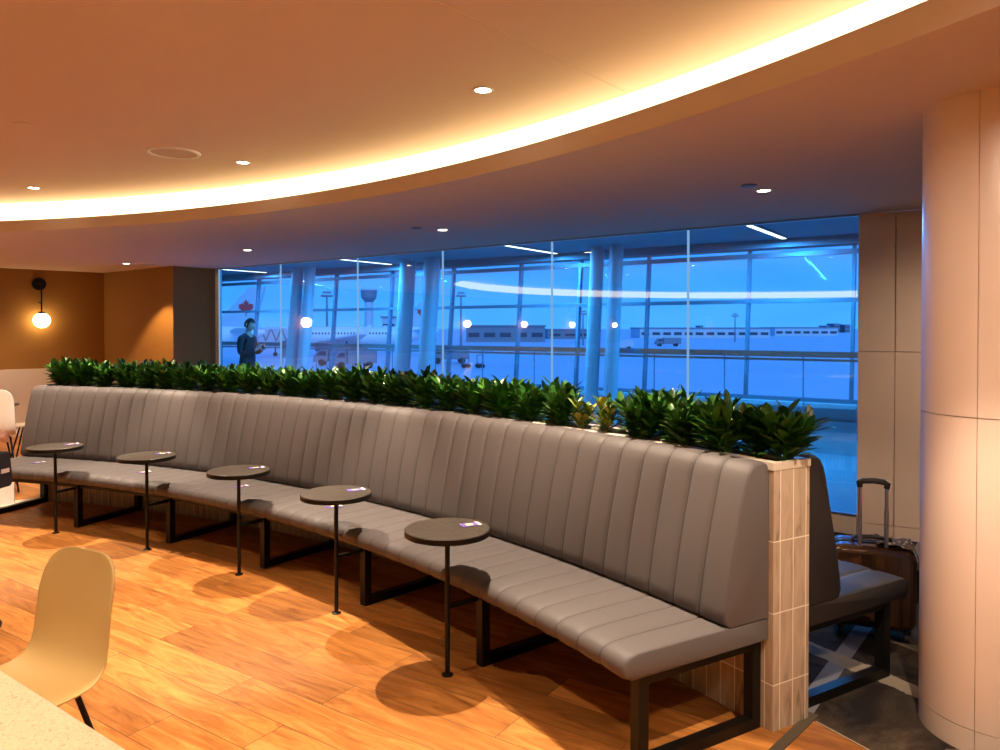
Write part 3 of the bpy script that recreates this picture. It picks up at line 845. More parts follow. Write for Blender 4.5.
# ------------------------------------------------------------------ far left furniture
shell_chair('white shell chair behind the left end of the curved bench', (-5.62,8.98,0), R(-50), MT['white_shell'], .95)
shell_chair('tall white chair at the left edge, seen from behind, by the cream wall', (-5.00,7.37,0), R(213), MT['white_shell'], 1.0).scale = (1,1,1.25)
ft = thing('cafe_table', 'small dark cafe table behind the bench by the cream wall', 'table', (-5.72,8.36,0))
m = MB(); m.lathe([(0,.725),(.29,.725),(.30,.73),(.30,.74),(0,.74)], n=40); m.build('tabletop', MT['darkwood'], ft, smooth=True, angle=30)
m = MB(); m.tube([(0,0,.01),(0,0,.725)], .025, 12); m.build('pole', MT['steel'], ft, smooth=True)
m = MB(); m.lathe([(0,0),(.22,0),(.22,.012),(0,.015)], n=32); m.build('base', MT['steel'], ft, smooth=True, angle=30)

# ------------------------------------------------------------------ suitcase
sc_ = thing('suitcase', 'glossy bronze hard-shell suitcase with raised handle behind the rear bench', 'suitcase', (1.955,3.93,0), R(-22))
def rbox(m, c, d, r, n=5):
    """box with rounded vertical-plane outline (x,z), extruded in y"""
    x, z = d[0]/2, d[2]/2; pts = []
    for (sx,sz,a0_) in ((1,1,0),(-1,1,90),(-1,-1,180),(1,-1,270)):
        for k in range(n+1):
            t = R(a0_+90*k/n); pts.append((sx*(x-r)+r*math.cos(t), sz*(z-r)+r*math.sin(t)))
    mt = Matrix(((1,0,0),(0,0,-1),(0,1,0)))
    return m.prism(pts, -d[1]/2, d[1]/2, mat=mt, c=c)
for y in (-.062,.062):
    m = MB(); rbox(m, (0,y,.265), (.40,.116,.42), .06); m.build('shell_half', MT['bronze'], sc_, bevel=.035, bseg=4, angle=60)
m = MB(); rbox(m, (0,0,.265), (.403,.016,.423), .06); m.build('zip_band', MT['black'], sc_)
for y in (-.121,.121):
    m = MB()
    for k in range(5): m.bar((-.12+.06*k,y,.10), (-.12+.06*k,y,.43), .012, .008, up=(0,1,0))
    m.build('rib', MT['bronze'], sc_, bevel=.003)
m = MB()
for sx in (-.062,.062):
    m.tube([(sx,-.075,.46),(sx,-.075,.665)], .0105, 10); m.tube([(sx,-.075,.66),(sx,-.075,.79)], .0085, 10)
m.build('telescopic_handle', MT['chrome'], sc_, smooth=True)
m = MB(); m.tube([(-.062,-.075,.775),(-.066,-.075,.797),(-.048,-.075,.808),(0,-.075,.812),(.048,-.075,.808),(.066,-.075,.797),(.062,-.075,.775)], [.014,.017,.016,.015,.016,.017,.014], 12); m.build('grip', MT['black'], sc_, smooth=True)
m = MB(); m.tube([(-.10,-.02,.472),(-.085,-.02,.502),(0,-.02,.508),(.085,-.02,.502),(.10,-.02,.472)], .011, 10); m.build('carry_handle', MT['black'], sc_, smooth=True)
m = MB(); m.tube([(.198,-.01,.36),(.216,-.01,.34),(.216,-.01,.20),(.198,-.01,.18)], .012, 8); m.build('side_handle', MT['black'], sc_, smooth=True)
for sx in (-.155,.155):
    for sy in (-.085,.085):
        m = MB(); m.tube([(sx-.011,sy,.026),(sx+.011,sy,.026)], .026, 16); m.box((sx,sy,.055), (.034,.04,.02)); m.build('wheel', MT['black'], sc_)
# patterned scarf lying on the case
m = MB(); n = 14; vs = []
for i in range(n+1):
    for j in range(7):
        u = i/n; x = .02+.19*u; y = -.10+.03*j+.01*math.sin(9*u+j)
        z = .481+.012*math.sin(11*u+j*1.3)*math.cos(j*2.0+5*u)+.010
        if x > .165: z -= (x-.165)*2.2; x = .165+(x-.165)*.9+.02
        vs.append((x,y,z))
fs = [(i*7+j,i*7+j+1,(i+1)*7+j+1,(i+1)*7+j) for i in range(n) for j in range(6)]
m.add(vs, fs)
def scarf_mat():
    m_, nt_, b_ = new_mat('mottled_scarf'); v_ = nt_.nodes.new('ShaderNodeTexVoronoi'); v_.inputs['Scale'].default_value = 34
    t_ = nt_.nodes.new('ShaderNodeTexCoord'); nt_.links.new(t_.outputs['Object'], v_.inputs['Vector'])
    r_ = ramp(nt_, [(0.2,(.50,.36,.22)),(.35,(.03,.02,.02)),(.7,(.12,.07,.04))]); nt_.links.new(v_.outputs['Distance'], r_.inputs['Fac']); nt_.links.new(r_.outputs[0], b_.inputs['Base Color'])
    b_.inputs['Roughness'].default_value = .9
    return m_
sf = m.build('scarf', scarf_mat(), smooth=True, angle=80)
sf.location = (1.955,3.93,0); sf.rotation_euler = (0,0,R(-22))
tag(sf, 'crumpled mottled dark scarf lying on top of the bronze suitcase', 'scarf')

# ------------------------------------------------------------------ lamps
def spot(parent, loc, power, size=86, blend=.3, col=(1.0,.79,.57), rad=.014):
    l = bpy.data.lights.new('downlight_beam', 'SPOT'); l.energy = power; l.spot_size = R(size); l.spot_blend = blend
    l.color = col; l.shadow_soft_size = rad
    o = bpy.data.objects.new('beam', l); COL.objects.link(o); o.parent = parent; o.location = loc
    return o
def downlight(a, r, z, lbl, grp, power, first=[None], **kw):
    p = pol(a, r, z)
    root = thing('downlight', lbl, 'light', p, 0, grp)
    m = MB(); m.lathe([(.040,-.003),(.052,-.004),(.055,0),(.040,0)], n=32); m.build('trim_ring', MT['cap'], root, smooth=True, angle=30)
    m = MB(); m.lathe([(0,-.002),(.041,-.002)], n=32); m.build('lens', MT['lens'], root)
    spot(root, (0,0,-.03), power, **kw)
    return root
G1, G2 = 'downlights in the raised ceiling', 'downlights in the lower ceiling'
PW = 105
ul = {39.4:'white downlight in the raised ceiling above the right end of the bench', 57.0:'white downlight in the raised ceiling, middle of the visible row by the cove', 74.4:'white downlight in the raised ceiling at far left near the cove'}
for a, r_ in ((4.3,8.05),(21.9,8.05),(39.4,8.03),(56.6,8.07),(73.2,8.06),(91.8,8.3)):
    downlight(a, r_, UPPER, ul.get(a, 'added fill light in the raised ceiling, out of view'), G1, PW*(1.5 if a == 21.9 else 2.9))
for a in (4.3,21.9,39.4,57.0,74.4,91.8):
    downlight(a, 6.15, UPPER, 'added fill light in the raised ceiling, out of view', G1, PW*.5)
for a, r in ((40,4.2),(75,4.2),(5,4.2),(110,4.5),(-40,5.5)):
    downlight(a, r, UPPER, 'added fill light in the raised ceiling, out of view', G1, PW*.35)
sl2 = {37.6:'small downlight in the lower ceiling by the right end of the glass', 54.4:'small downlight in the lower ceiling above the middle of the glass', 70.7:'small downlight in the lower ceiling above the left part of the glass'}
for a, r in ((20.0,10.0),(37.6,10.07),(54.4,9.92),(70.7,10.4)):
    downlight(a, r, SOFFIT, sl2.get(a, 'added fill light in the lower ceiling, out of view'), G2, 26 if a > 30 else 45)
for (x,y,lb) in ((-5.10,10.25,'small downlight in the lower ceiling before the brown wall corner'),):
    a = math.degrees(math.atan2(y-CY,x-CX)); downlight(a, math.hypot(x-CX,y-CY), SOFFIT, lb, G2, 95, size=100, col=(1,.66,.34))
for i, (x, y, z, pw) in enumerate(((1.15,.35,UPPER,45),(-.4,-1.0,UPPER,35),(3.35,4.35,SOFFIT,36),(-6.9,9.9,SOFFIT,75),(-8.6,8.3,SOFFIT,60),(1.75,1.15,SOFFIT,30),(-2.0,1.45,UPPER,66))):  # unseen fill lights, added to brighten column, planter end, walls and chair
    a = math.degrees(math.atan2(y-CY,x-CX)); downlight(a, math.hypot(x-CX,y-CY), z, 'added fill light in the raised ceiling, out of view' if z == UPPER else 'added fill light in the lower ceiling, out of view', G1 if z == UPPER else G2, pw, size=165 if x > 1 else 84 if x == -2.0 else 125, blend=.6, col=(1,.76,.52), rad=.06)
# added fill spot, out of view, aimed at the column to brighten it
pp = pol(18.5, 6.9, UPPER)
ad = downlight(18.5, 6.9, UPPER, 'added fill light in the raised ceiling, out of view', G1, 95, size=36, blend=.9, col=(1,.76,.56), rad=.05)
tgt = Vector((2.15,3.15,1.35))
for ch in ad.children:
    if ch.type == 'LIGHT': ch.rotation_euler = (tgt-pp).to_track_quat('-Z','Y').to_euler()
# speaker rosette, sensors
m = MB()
sp_ = thing('ceiling_speaker', 'round flush ceiling speaker left of centre in the raised ceiling', 'speaker', at(175,153.5,5.1).xy.to_3d()+Vector((0,0,UPPER)))
m.lathe([(.146,-.004),(.150,-.010),(.166,-.010),(.172,0)], n=48); m.build('rim', MT['paper'], sp_, smooth=True, angle=30)
m = MB(); m.lathe([(0,-.004),(.151,-.003)], n=48); m.build('grille', M('tan_speaker_grille', (.55,.44,.34), .8, var=.2, scale=300), sp_)
ds = thing('ceiling_sensor', 'small faint round sensor in the raised ceiling at upper left', 'sensor', (at(25,125,4.4).x,4.4,UPPER))
m = MB(); m.lathe([(0,-.006),(.045,-.006),(.055,-.003),(.055,0)], n=32); m.build('cover', MT['ceiling'], ds, smooth=True, angle=30)
for i, (px,py,lb) in enumerate(((748,185.5,'small dark sensor disc in the lower ceiling beside the right downlight'),(417,228,'small dark sensor disc in the lower ceiling above the middle of the glass'),(145,264.5,'pale round smoke detector in the lower ceiling near the brown wall'))):
    Y = 750*(SOFFIT-H_EYE)/(328-py); x = (px-500)*Y/750
    o = thing('ceiling_sensor', lb, 'sensor', (x,Y,SOFFIT))
    rr = .05 if i < 2 else .14
    m = MB(); m.lathe([(0,-.012),(rr*.8,-.011),(rr,-.004),(rr,0)], n=32); m.build('cover', MT['navy_metal'] if i < 2 else MT['cap'], o, smooth=True, angle=30)

# globe wall sconces along the brown wall
WS = [-.50,1.5,7.65,11.0,14.6,18.7]
wn = Vector((.7071,-.7071,0))
first = None
for i, s in enumerate(WS):
    p = Vector((-7.33-.7071*s, 11.0-.7071*s, 0))
    lbl = ['globe wall lamp hanging from a black stem on the brown wall','globe wall lamp reflected in the left part of the glass','globe wall lamp out of the picture, reflected as the first of three globes','globe wall lamp out of the picture, reflected as the second of three globes','globe wall lamp out of the picture, reflected as the third of three globes','globe wall lamp out of the picture at the far end of the brown wall'][i]
    if i == 0:
        r = thing('wall_lamp', lbl, 'lamp', p, math.atan2(wn.y,wn.x))
        m = MB(); m.tube([(.0,0,2.265),(.03,0,2.265)], .095, 28); m.build('wall_plate', MT['steel'], r, smooth=True, angle=30)
        m = MB(); m.tube([(.03,0,2.265),(.13,0,2.265),(.15,0,2.25),(.15,0,1.83)], .011, 10); m.tube([(.0,0,1.98),(.15,0,1.98)], .008, 8); m.build('stem', MT['steel'], r, smooth=True)
        m = MB(); m.lathe([(0,1.845),(.05,1.845),(.05,1.815),(0,1.815)], (.15,0,0), 20); m.build('cap', MT['steel'], r)
        m = MB(); m.lathe([(.114*math.sin(math.pi*k/16), 1.715+.112*math.cos(math.pi*k/16)) for k in range(17)], (.15,0,0), 28); m.build('globe', MT['globe'], r, smooth=True)
        first = r
    else: dup(first, p, math.atan2(wn.y,wn.x), lbl)
    l = bpy.data.lights.new('globe_glow', 'POINT'); l.energy = 4; l.color = (1,.66,.32); l.shadow_soft_size = .13

# ------------------------------------------------------------------ people
def skin_body(name, joints, edges, mats, zone, parent, sub=2):
    """joints: name -> (pos, radius); returns one continuous mesh, faces coloured by nearest joint zone"""
    names = list(joints); idx = {n: i for i, n in enumerate(names)}
    me = bpy.data.meshes.new(name)
    me.from_pydata([joints[n][0] for n in names], [(idx[a], idx[b]) for a, b in edges], [])
    o = bpy.data.objects.new(name, me); COL.objects.link(o)
    o.modifiers.new('skin', 'SKIN').use_smooth_shade = True
    sv = me.skin_vertices[0].data
    for n in names:
        rr = joints[n][1]; sv[idx[n]].radius = rr if isinstance(rr, tuple) else (rr, rr)
    sv[0].use_root = True
    s = o.modifiers.new('sub', 'SUBSURF'); s.levels = sub; s.render_levels = sub
    dg = bpy.context.evaluated_depsgraph_get(); dg.update()
    ev = bpy.data.meshes.new_from_object(o.evaluated_get(dg))
    bpy.data.objects.remove(o)
    ev.name = name
    for m_ in mats: ev.materials.append(m_)
    segs = [(Vector(joints[a][0]), Vector(joints[b][0]), zone.get(b, 0)) for a, b in edges]
    for p in ev.polygons:
        p.use_smooth = True
        best = 9; zi = 0
        for a, b, z in segs:
            ab = b-a; t = max(0, min(1, (p.center-a).dot(ab)/max(ab.length_squared,1e-9))); dd = (p.center-(a+ab*t)).length
            if dd < best: best = dd; zi = z
        p.material_index = zi
    ob = bpy.data.objects.new(name, ev); COL.objects.link(ob); ob.parent = parent
    return ob
def hand_joints(J, E, Z, pre, wrist, fdir, palm_n, thumb_dir, zi, curl=.6):
    """palm plus five short finger chains; fdir: finger direction, palm_n: palm normal (curl side)"""
    f = Vector(fdir).normalized(); pn = Vector(palm_n).normalized(); sd = f.cross(pn).normalized()
    if sd.dot(Vector(thumb_dir)) < 0: sd = -sd
    w = Vector(J[wrist][0])
    J[pre+'palm'] = (w+f*.045, (.034,.016)); E.append((wrist,pre+'palm')); Z[pre+'palm'] = zi
    for k, (L, off) in enumerate(((.070,.026),(.078,.009),(.072,-.008),(.056,-.024))):
        b = w+f*.088+sd*off
        J[pre+'k%d'%k] = (b, .0095); E.append((pre+'palm',pre+'k%d'%k)); Z[pre+'k%d'%k] = zi
        m1 = b+(f*math.cos(curl*.6)+pn*math.sin(curl*.6))*L*.5
        m2 = m1+(f*math.cos(curl*1.6)+pn*math.sin(curl*1.6))*L*.5
        J[pre+'m%d'%k] = (m1,.0085); J[pre+'t%d'%k] = (m2,.0072)
        E += [(pre+'k%d'%k,pre+'m%d'%k),(pre+'m%d'%k,pre+'t%d'%k)]; Z[pre+'m%d'%k] = zi; Z[pre+'t%d'%k] = zi
    tb = w+f*.035+sd*.034
    J[pre+'th0'] = (tb,.012); J[pre+'th1'] = (tb+(f*.7+sd*.6+pn*.3).normalized()*.035,.010); J[pre+'th2'] = (tb+(f*.7+sd*.6+pn*.3).normalized()*.035+(f*.9+pn*.5).normalized()*.028,.008)
    E += [(pre+'palm',pre+'th0'),(pre+'th0',pre+'th1'),(pre+'th1',pre+'th2')]
    for q in ('th0','th1','th2'): Z[pre+q] = zi
def head_parts(parent, c, yaw, tilt, hair_mat):
    """head mesh details: face features and hair, centred at c, face towards local -y"""
    rot = Matrix.Rotation(yaw, 3, 'Z') @ Matrix.Rotation(tilt, 3, 'X')
    m = MB()
    n, k_ = 24, 16; vs = []; fs = []
    for i in range(k_+1):
        ph = math.pi*i/k_
        for j in range(n):
            t = 2*math.pi*j/n
            x = .076*math.sin(ph)*math.cos(t); y = .096*math.sin(ph)*math.sin(t); z = .118*math.cos(ph)
            if z < -.02: x *= 1-(-z-.02)*2.6; y = y*(1-(-z-.02)*1.4)-(-z-.02)*.12
            if y < -.07 and abs(z) < .03: y += .006
            vs.append(rot @ Vector((x,y,z))+Vector(c))
    for i in range(k_):
        for j in range(n): fs.append((i*n+j,i*n+(j+1)%n,(i+1)*n+(j+1)%n,(i+1)*n+j))
    m.add(vs, fs)
    hd = m.build('head', MT['skin'], parent, smooth=True, angle=180)
    m = MB(); P = lambda x,y,z: rot @ Vector((x,y,z))+Vector(c)
    m.tube([P(0,-.085,.02),P(0,-.104,-.012),P(0,-.109,-.026),P(0,-.094,-.034)], [.007,.010,.014,.008], 10); m.build('nose', MT['skin'], hd, smooth=True, angle=180)
    for sx in (-1,1):
        m = MB(); m.lathe([(.0125*math.sin(math.pi*q/8),.0125*math.cos(math.pi*q/8)) for q in range(9)], P(.030*sx,-.080,.012), 12); m.build('eye', [MT['paper']], hd, smooth=True)
        m = MB(); m.tube([P(.074*sx,.002,.025),P(.086*sx,.012,.012),P(.084*sx,.010,-.012),P(.072*sx,.002,-.032)], [.008,.014,.012,.007], 10); m.build('ear', MT['skin'], hd, smooth=True, angle=180)
    m = MB(); m.tube([P(-.024,-.086,-.058),P(0,-.094,-.056),P(.024,-.086,-.058)], [.003,.006,.003], 8); m.build('mouth', M('lips', (.42,.16,.14), .5) if 'lips' not in bpy.data.materials else bpy.data.materials['lips'], hd, smooth=True)
    m = MB(); vs = []; fs = []
    for i in range(11):
        ph = math.pi*.62*i/10
        for j in range(n):
            t = 2*math.pi*j/n
            lim = 1.0 if math.sin(t) > -.35 else .52
            ph2 = ph*lim
            x = .084*math.sin(ph2)*math.cos(t); y = .106*math.sin(ph2)*math.sin(t)+.004; z = .128*math.cos(ph2)
            vs.append(P(x,y,z))
    for i in range(10):
        for j in range(n): fs.append((i*n+j,i*n+(j+1)%n,(i+1)*n+(j+1)%n,(i+1)*n+j))
    m.add(vs, fs); h = m.build('hair', hair_mat, hd, smooth=True, angle=180)
    s = h.modifiers.new('solid','SOLIDIFY'); s.thickness = .01
    return hd

def standing_person(label, loc, rz, arms, look=14, step=0):
    """arms: per side (elbow, wrist, finger direction, palm normal, thumb direction, curl) in the local frame, facing -y"""
    root = thing('person', label, 'person', loc, rz)
    J = {'pelvis':((0,0,.95),(.155,.115)),'waist':((0,0,1.10),(.15,.105)),'chest':((0,.0,1.30),(.175,.12)),'collar':((0,.0,1.44),(.12,.075)),'neck':((0,-.015,1.52),.05),'skull':((0,-.03,1.60),.055)}
    E = [('pelvis','waist'),('waist','chest'),('chest','collar'),('collar','neck'),('neck','skull')]
    Z = {'neck':1,'skull':1}
    for s, n in ((1,'r'),(-1,'l')):
        el, wr, fd, pn, td, cu = arms[n]
        J[n+'sh'] = ((s*.175,.01,1.41),.066); J[n+'el'] = (el,.05); J[n+'wr'] = (wr,.03)
        J[n+'hip'] = ((s*.09,0,.88),.10); st = step if s == 1 else -step*.3
        J[n+'kn'] = ((s*.105,-.03-st*.55,.49),.066); J[n+'an'] = ((s*.11,.02-st,.09),.045); J[n+'to'] = ((s*.125,-.13-st,.035),.034)
        E += [('collar',n+'sh'),(n+'sh',n+'el'),(n+'el',n+'wr'),('pelvis',n+'hip'),(n+'hip',n+'kn'),(n+'kn',n+'an'),(n+'an',n+'to')]
        for q in ('hip','kn','an'): Z[n+q] = 2
        Z[n+'to'] = 3
        hand_joints(J, E, Z, n, n+'wr', fd, pn, td, 1, cu)
    skin_body('body', J, E, [MT['cloth_dark'],MT['skin'],MT['cloth_trouser'],MT['black']], Z, root)
    head_parts(root, (0,-.055,1.655), 0, R(look), MT['hair'])
    return root
P1 = standing_person('dark-clothed person standing in the corridor looking at a phone', (-4.58,13.6,0), R(70),
    {'r':((.235,-.02,1.14),(.10,-.24,1.20),(-.45,-.75,.5),(-.5,.3,.8),(0,0,1),.7), 'l':((-.235,-.02,1.14),(-.10,-.24,1.20),(.45,-.75,.5),(.5,.3,.8),(0,0,1),.7)}, 18)
ph = thing('phone', 'dark phone held up by the standing person in the corridor', 'phone', P1.location, R(70))
m = MB(); m.box((0,-.335,1.275), (.07,.010,.145), mat=Matrix.Rotation(R(-30),3,'X')); m.build('handset', MT['black'], ph, bevel=.003)
P2 = standing_person('person in dark clothes standing at the left edge, only a hand and shoe tip showing', (-2.88,3.80,0), R(85),
    {'r':((.25,.06,1.12),(.25,.02,.87),(0,-.1,-1),(-1,0,0),(0,-1,0),.4), 'l':((-.235,-.16,1.15),(-.185,-.43,1.03),(.15,-.75,.65),(.5,.0,-.8),(.3,0,1),1.1)}, 8, .13)
m = MB(); m.tube([(-.190,-.405,1.042),(-.185,-.433,1.028)], .037, 14); m.build('cuff', MT['paper'], P2, smooth=True, angle=30)
pc = thing('pouch', 'small dark pouch held by the person at the left edge', 'bag', P2.location, R(85))
m = MB(); m.prism([(-.05,.80),(.05,.80),(.058,.84),(.045,.97),(-.045,.97),(-.058,.84)], -.09, .06, mat=Matrix(((0,0,1),(1,0,0),(0,1,0))), c=(-.165,-.46,.03)); m.build('pouch_body', MT['cloth_dark'], pc, bevel=.012, bseg=3)
m = MB(); m.box((-.165,-.522,.915), (.05,.004,.02)); m.build('tag', MT['paper'], pc)

# low tent card and base behind the bench legs at far left
ts = thing('tent_card', 'cream folded card standing on the floor at the left end of the bench', 'sign', (-4.47,6.76,0), R(25))
m = MB(); m.box((0,0,.10), (.13,.006,.19), mat=Matrix.Rotation(R(-12),3,'X')); m.box((0,.045,.10), (.13,.006,.19), mat=Matrix.Rotation(R(12),3,'X')); m.build('folded_card', MT['paper'], ts)
m = MB(); m.box((.0,.02,.005), (.42,.24,.01)); m.build('base', MT['cap'], ts, bevel=.003)

# ------------------------------------------------------------------ airport outside
GZ = -4.0
m = MB(); m.add([(-1500,19,GZ),(1500,19,GZ),(3000,3500,GZ),(-3000,3500,GZ)], [(0,1,2,3)])
m.add([fac0(-40,GZ,.6),fac0(60,GZ,.6),Vector((-1500,19,GZ)),Vector((1500,19,GZ))], [(1,0,3,2)])
g = m.build('ground', MT['apron'], recalc=False); struct(g)
LEAF2D = [(0,1),(.14,.70),(.30,.78),(.24,.42),(.46,.62),(.52,.50),(.86,.46),(.74,.26),(.86,.16),(.46,-.16),(.52,-.30),(.06,-.24),(.05,-.70)]
LEAF2D = LEAF2D + [(-x,y) for x,y in reversed(LEAF2D)][:-1]
LEAF2D = [p for i,p in enumerate(LEAF2D) if i == 0 or p != LEAF2D[i-1]]
def aircraft(label, loc, rz, group):
    """nose towards -x, tail at +x; length about 37 m"""
    r = thing('airliner', label, 'aircraft', loc, rz, group)
    pr = [(0,-18.5),(.5,-18.3),(1.1,-17.4),(1.6,-16.0),(1.9,-14.5),(1.98,-12.5),(1.98,8),(1.8,11),(1.3,14.5),(.7,17.5),(.25,18.8),(0,18.9)]
    mt = Matrix(((0,0,1),(0,1,0),(-1,0,0)))
    m = MB(); m.lathe(pr, (0,0,3.9), 28, mat=mt)
    for i, v in enumerate(m.v):
        if v.x > 9: v.z += (v.x-9)*.11
    fu = m.build('fuselage', MT['plane_white'], r, smooth=True)
    m = MB()
    for k in range(34):
        for s in (-1,1): m.box((-12+.62*k, s*1.94, 4.55), (.26,.10,.36))
    m.build('cabin_windows', MT['dark_win'], fu)
    for s in (-1,1):
        m = MB(); m.add([(-3.5,s*1.6,3.0),(3.0,s*1.6,3.0),(6.4,s*16.5,4.4),(4.8,s*16.5,4.4),(-3.5,s*1.6,3.5),(3.0,s*1.6,3.3),(6.4,s*16.5,4.6),(4.8,s*16.5,4.6)], [(0,1,2,3),(4,5,6,7),(0,1,5,4),(1,2,6,5),(2,3,7,6),(3,0,4,7)]); w_ = m.build('wing', MT['plane_white'], r)
        m = MB(); m.prism([(4.9,4.5),(6.5,4.5),(7.2,6.2),(6.6,6.2)], -.08, .08, mat=Matrix(((1,0,0),(0,0,1),(0,1,0))), c=(0,s*16.5,0)); m.build('winglet', MT['plane_white'], w_)
        m = MB(); m.lathe([(0,-2.0),(.85,-2.0),(1.05,-1.2),(1.0,.6),(.6,2.0),(0,2.2)], (-2.6,s*5.8,2.0), 20, mat=mt); m.build('engine', MT['slate'], r, smooth=True)
        m = MB(); m.add([(13.2,s*.6,5.0),(16.8,s*.6,5.1),(18.8,s*6.2,5.6),(17.2,s*6.2,5.6),(13.2,s*.6,5.2),(16.8,s*.6,5.2),(18.8,s*6.2,5.7),(17.2,s*6.2,5.7)], [(0,1,2,3),(4,5,6,7),(0,1,5,4),(1,2,6,5),(2,3,7,6),(3,0,4,7)]); m.build('tailplane', MT['plane_white'], r)
        m = MB(); m.tube([(1.0,s*3.6,.55),(1.0,s*3.6,3.0)], .16, 8); m.tube([(1.0,s*3.6-.3,.58),(1.0,s*3.6+.3,.58)], .58, 16); m.build('landing_gear', MT['black'], r)
    m = MB(); m.tube([(-13.5,0,.45),(-13.5,0,2.4)], .12, 8); m.tube([(-13.5,-.25,.4),(-13.5,.25,.4)], .4, 14); m.build('landing_gear', MT['black'], r)
    fin = MB(); fin.prism([(10.2,5.7),(16.9,5.5),(18.9,11.9),(16.3,11.9)], -.16, .16, mat=Matrix(((1,0,0),(0,0,1),(0,1,0)))); fo = fin.build('tail_fin', M('pale_blue_tail', (.45,.60,.70), .4) if 'pale_blue_tail' not in bpy.data.materials else bpy.data.materials['pale_blue_tail'], r)
    for s in (-1,1):
        m = MB(); m.prism([(15.8+1.45*x, 8.5+1.55*y) for x,y in LEAF2D], -.02, .02, mat=Matrix(((1,0,0),(0,0,1),(0,1,0))), c=(0,s*.19,0)); m.build('leaf_emblem', MT['red'], fo)
    return r
def place_at(px, Y): return Vector(((px-500)*Y/750, Y, GZ))
p = place_at(344,150); aircraft('white airliner side-on with cabin windows, tail behind the middle column pair', p, R(4), 'airliners on the apron')
p = place_at(152,118); aircraft('white airliner at far left, red leaf emblem on its tail behind the person', p, R(-8), 'airliners on the apron')
# boarding bridge
jb = thing('boarding_bridge', 'passenger boarding bridge with zigzag truss against the white airliner', 'bridge')
q0, q1 = at(256,334,139), at(297,335,144.5)
m = MB(); m.bar(q0, q1, 2.6, 2.4); m.build('tunnel', MT['pale_build'], jb)
m = MB(); d_ = (q1-q0); 
for k in range(8):
    u0, u1 = k/8, (k+1)/8
    m.bar(q0+d_*u0+Vector((.3,-1.5,1.2 if k%2 else -1.2)), q0+d_*u1+Vector((.3,-1.5,-1.2 if k%2 else 1.2)), .22, .22)
m.build('truss', MT['slate'], jb)
m = MB(); c_ = q0+d_*.7; m.tube([(c_.x,c_.y,GZ),(c_.x,c_.y,c_.z)], .5, 12); m.build('support', MT['slate'], jb)
# buildings on the horizon
def building(px0, px1, ytop, Y, depth, label, mat, strips=1, name='terminal_building'):
    a, b = at(px0,ytop,Y), at(px1,ytop,Y); zt = a.z
    r = thing(name, label, 'building', ((a.x+b.x)/2,Y,GZ), 0, 'buildings across the airfield')
    wd = b.x-a.x; h = zt-GZ
    m = MB(); m.box((0,depth/2,h/2), (wd,depth,h)); m.build('wall', mat, r)
    m = MB(); m.box((0,depth/2,h+.3), (wd+1,depth+1,.6)); m.build('roof', MT['slate'], r)
    for k in range(strips):
        m = MB(); nwin = max(3, int(wd/6))
        for j in range(nwin): m.box((-wd/2+(j+.5)*wd/nwin,-.05,h*(k+.55)/(strips+.2)), (wd/nwin*.7,.2,h*.28/strips))
        m.build('window_band', MT['dark_win'], r)
building(466,545,326.5,300,40,'long low terminal building with dark window band right of the middle columns', MT['slate'])
building(640,770,328.5,420,30,'very long low pale building on the horizon right of centre', MT['pale_build'])
building(775,838,328,520,30,'pale hangar on the horizon at right', MT['pale_build'])
building(548,592,330,380,30,'low dark building between the terminal and the right column pair', MT['slate'])
building(382,402,318,260,20,'small tall block on the horizon left of the middle columns', MT['pale_build'], 2)
for i, (x0,x1,yt,lb) in enumerate(((826,830,326,'leftmost tower block of the distant skyline at right'),(834,840,324,'tallest tower block of the distant skyline at right'),(845,850,325,'rightmost tower block of the distant skyline'),(700,703,326,'lone distant tower block above the long pale building'))):
    building(x0,x1,yt,900,20,lb,MT['slate'],2,'tower_block')
# control tower
ctb = at(369,300,420)
ct = thing('control_tower', 'pale airport control tower rising behind the airliner', 'tower', (ctb.x,420,GZ))
m = MB(); m.lathe([(2.6,0),(2.2,20)], n=20); m.build('shaft', MT['pale_build'], ct, smooth=True)
m = MB(); m.lathe([(2.2,20),(4.2,22.5),(4.6,26.5),(0,26.6)], n=20); m.build('cab', MT['slate'], ct, smooth=True, angle=30)
m = MB(); m.lathe([(4.8,26.5),(4.8,27.3),(0,27.6)], n=20); m.build('roof', MT['pale_build'], ct, smooth=True, angle=30)
# light masts
for px, yt, Y, lb in ((327,296,170,'tall floodlight mast behind the white airliner'),(461,296,200,'tall floodlight mast left of the low terminal'),(735,316,300,'thin floodlight mast on the horizon at right'),(583,314,240,'short floodlight mast beside the right column pair')):
    b_ = at(px,yt,Y); r = thing('light_mast', lb, 'mast', (b_.x,Y,GZ), 0, 'floodlight masts on the airfield')
    h = b_.z-GZ
    m = MB(); m.tube([(0,0,0),(0,0,h)], [.35,.18], 8); m.build('pole', MT['slate'], r)
    m = MB(); m.box((0,0,h), (2.6,.6,.5)); m.box((0,0,h+.8), (1.8,.5,.4)); m.build('lamp_head', MT['slate'], r)
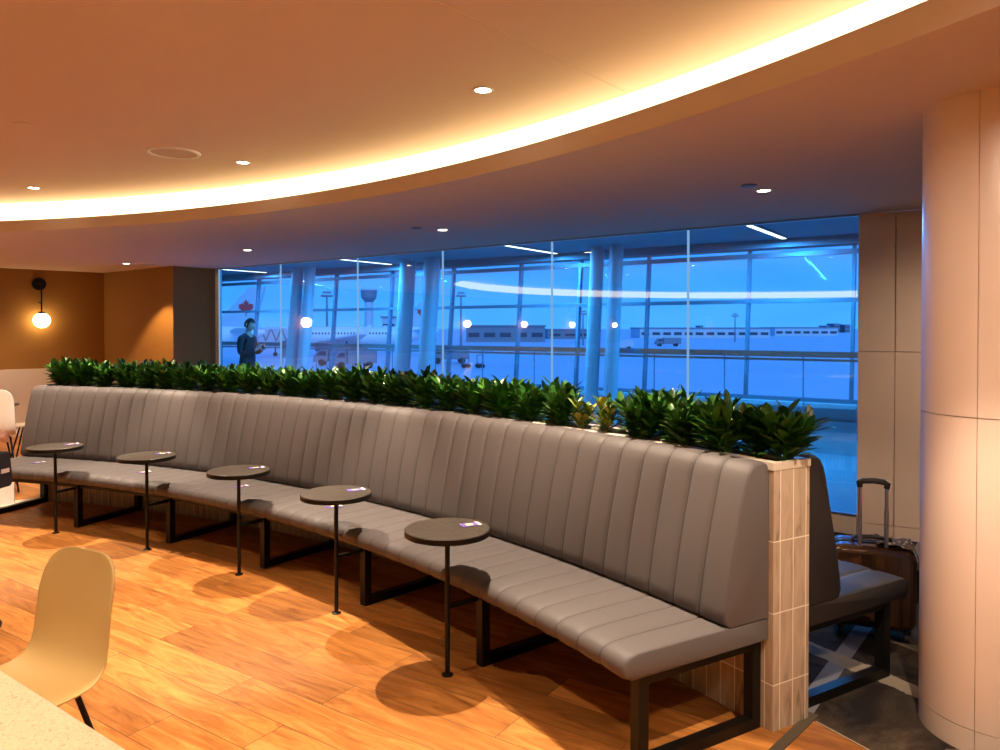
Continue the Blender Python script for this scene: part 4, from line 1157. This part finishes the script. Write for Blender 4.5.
# apron vehicles
def truck(px, Y, label, L=6, rz=0, mat=None):
    p = place_at(px,Y); r = thing('service_truck', label, 'vehicle', p, rz, 'service vehicles on the apron')
    m = MB(); m.box((L*.14,0,1.65), (L*.68,2.2,1.9)); m.build('body', mat or MT['slate'], r, bevel=.08)
    m = MB(); m.prism([(-L*.5,.6),(-L*.22,.6),(-L*.22,2.4),(-L*.36,2.4),(-L*.48,1.5)], -1.05, 1.05, mat=Matrix(((1,0,0),(0,0,1),(0,1,0)))); cb = m.build('cab', MT['slate'], r, bevel=.06)
    m = MB(); m.prism([(-L*.455,1.55),(-L*.26,1.55),(-L*.26,2.2),(-L*.36,2.2)], -1.07, 1.07, mat=Matrix(((1,0,0),(0,0,1),(0,1,0)))); m.build('window', MT['dark_win'], cb)
    for x in (-L*.34,L*.30):
        for s in (-.95,.95):
            m = MB(); m.tube([(x,s-.15,.5),(x,s+.15,.5)], .5, 14); m.build('wheel', MT['black'], r)
truck(341,112,'dark service truck in front of the airliner engine, left of centre',8,R(5))
truck(355,104,'dark baggage truck nearest the glass before the airliner',6,R(20))
truck(450,118,'service truck parked beside baggage carts before the low terminal',6,R(10))
truck(620,190,'distant service truck seen by the right column pair',7,0,MT['pale_build'])
truck(668,230,'distant service truck right of the right column pair',8,R(4))
for i, px in enumerate((466,480)):
    p = place_at(px,105); r = thing('baggage_cart', 'baggage cart behind the service truck, %s of two' % ('left' if i==0 else 'right'), 'cart', p, R(8), 'baggage carts')
    m = MB(); m.box((0,0,.6), (.86,1.5,.12)); m.build('deck', MT['slate'], r)
    m = MB(); m.box((0,0,1.8), (.86,1.5,.08)); m.build('canopy', MT['slate'], r)
    for sx in (-.40,.40):
        for sy in (-.7,.7):
            m = MB(); m.bar((sx,sy,.6),(sx,sy,1.8),.06,.06); m.build('post', MT['slate'], r)
            m = MB(); m.tube([(sx*.8,sy-.06,.3),(sx*.8,sy+.06,.3)], .3, 12); m.build('wheel', MT['black'], r)

bpy.context.view_layer.update()
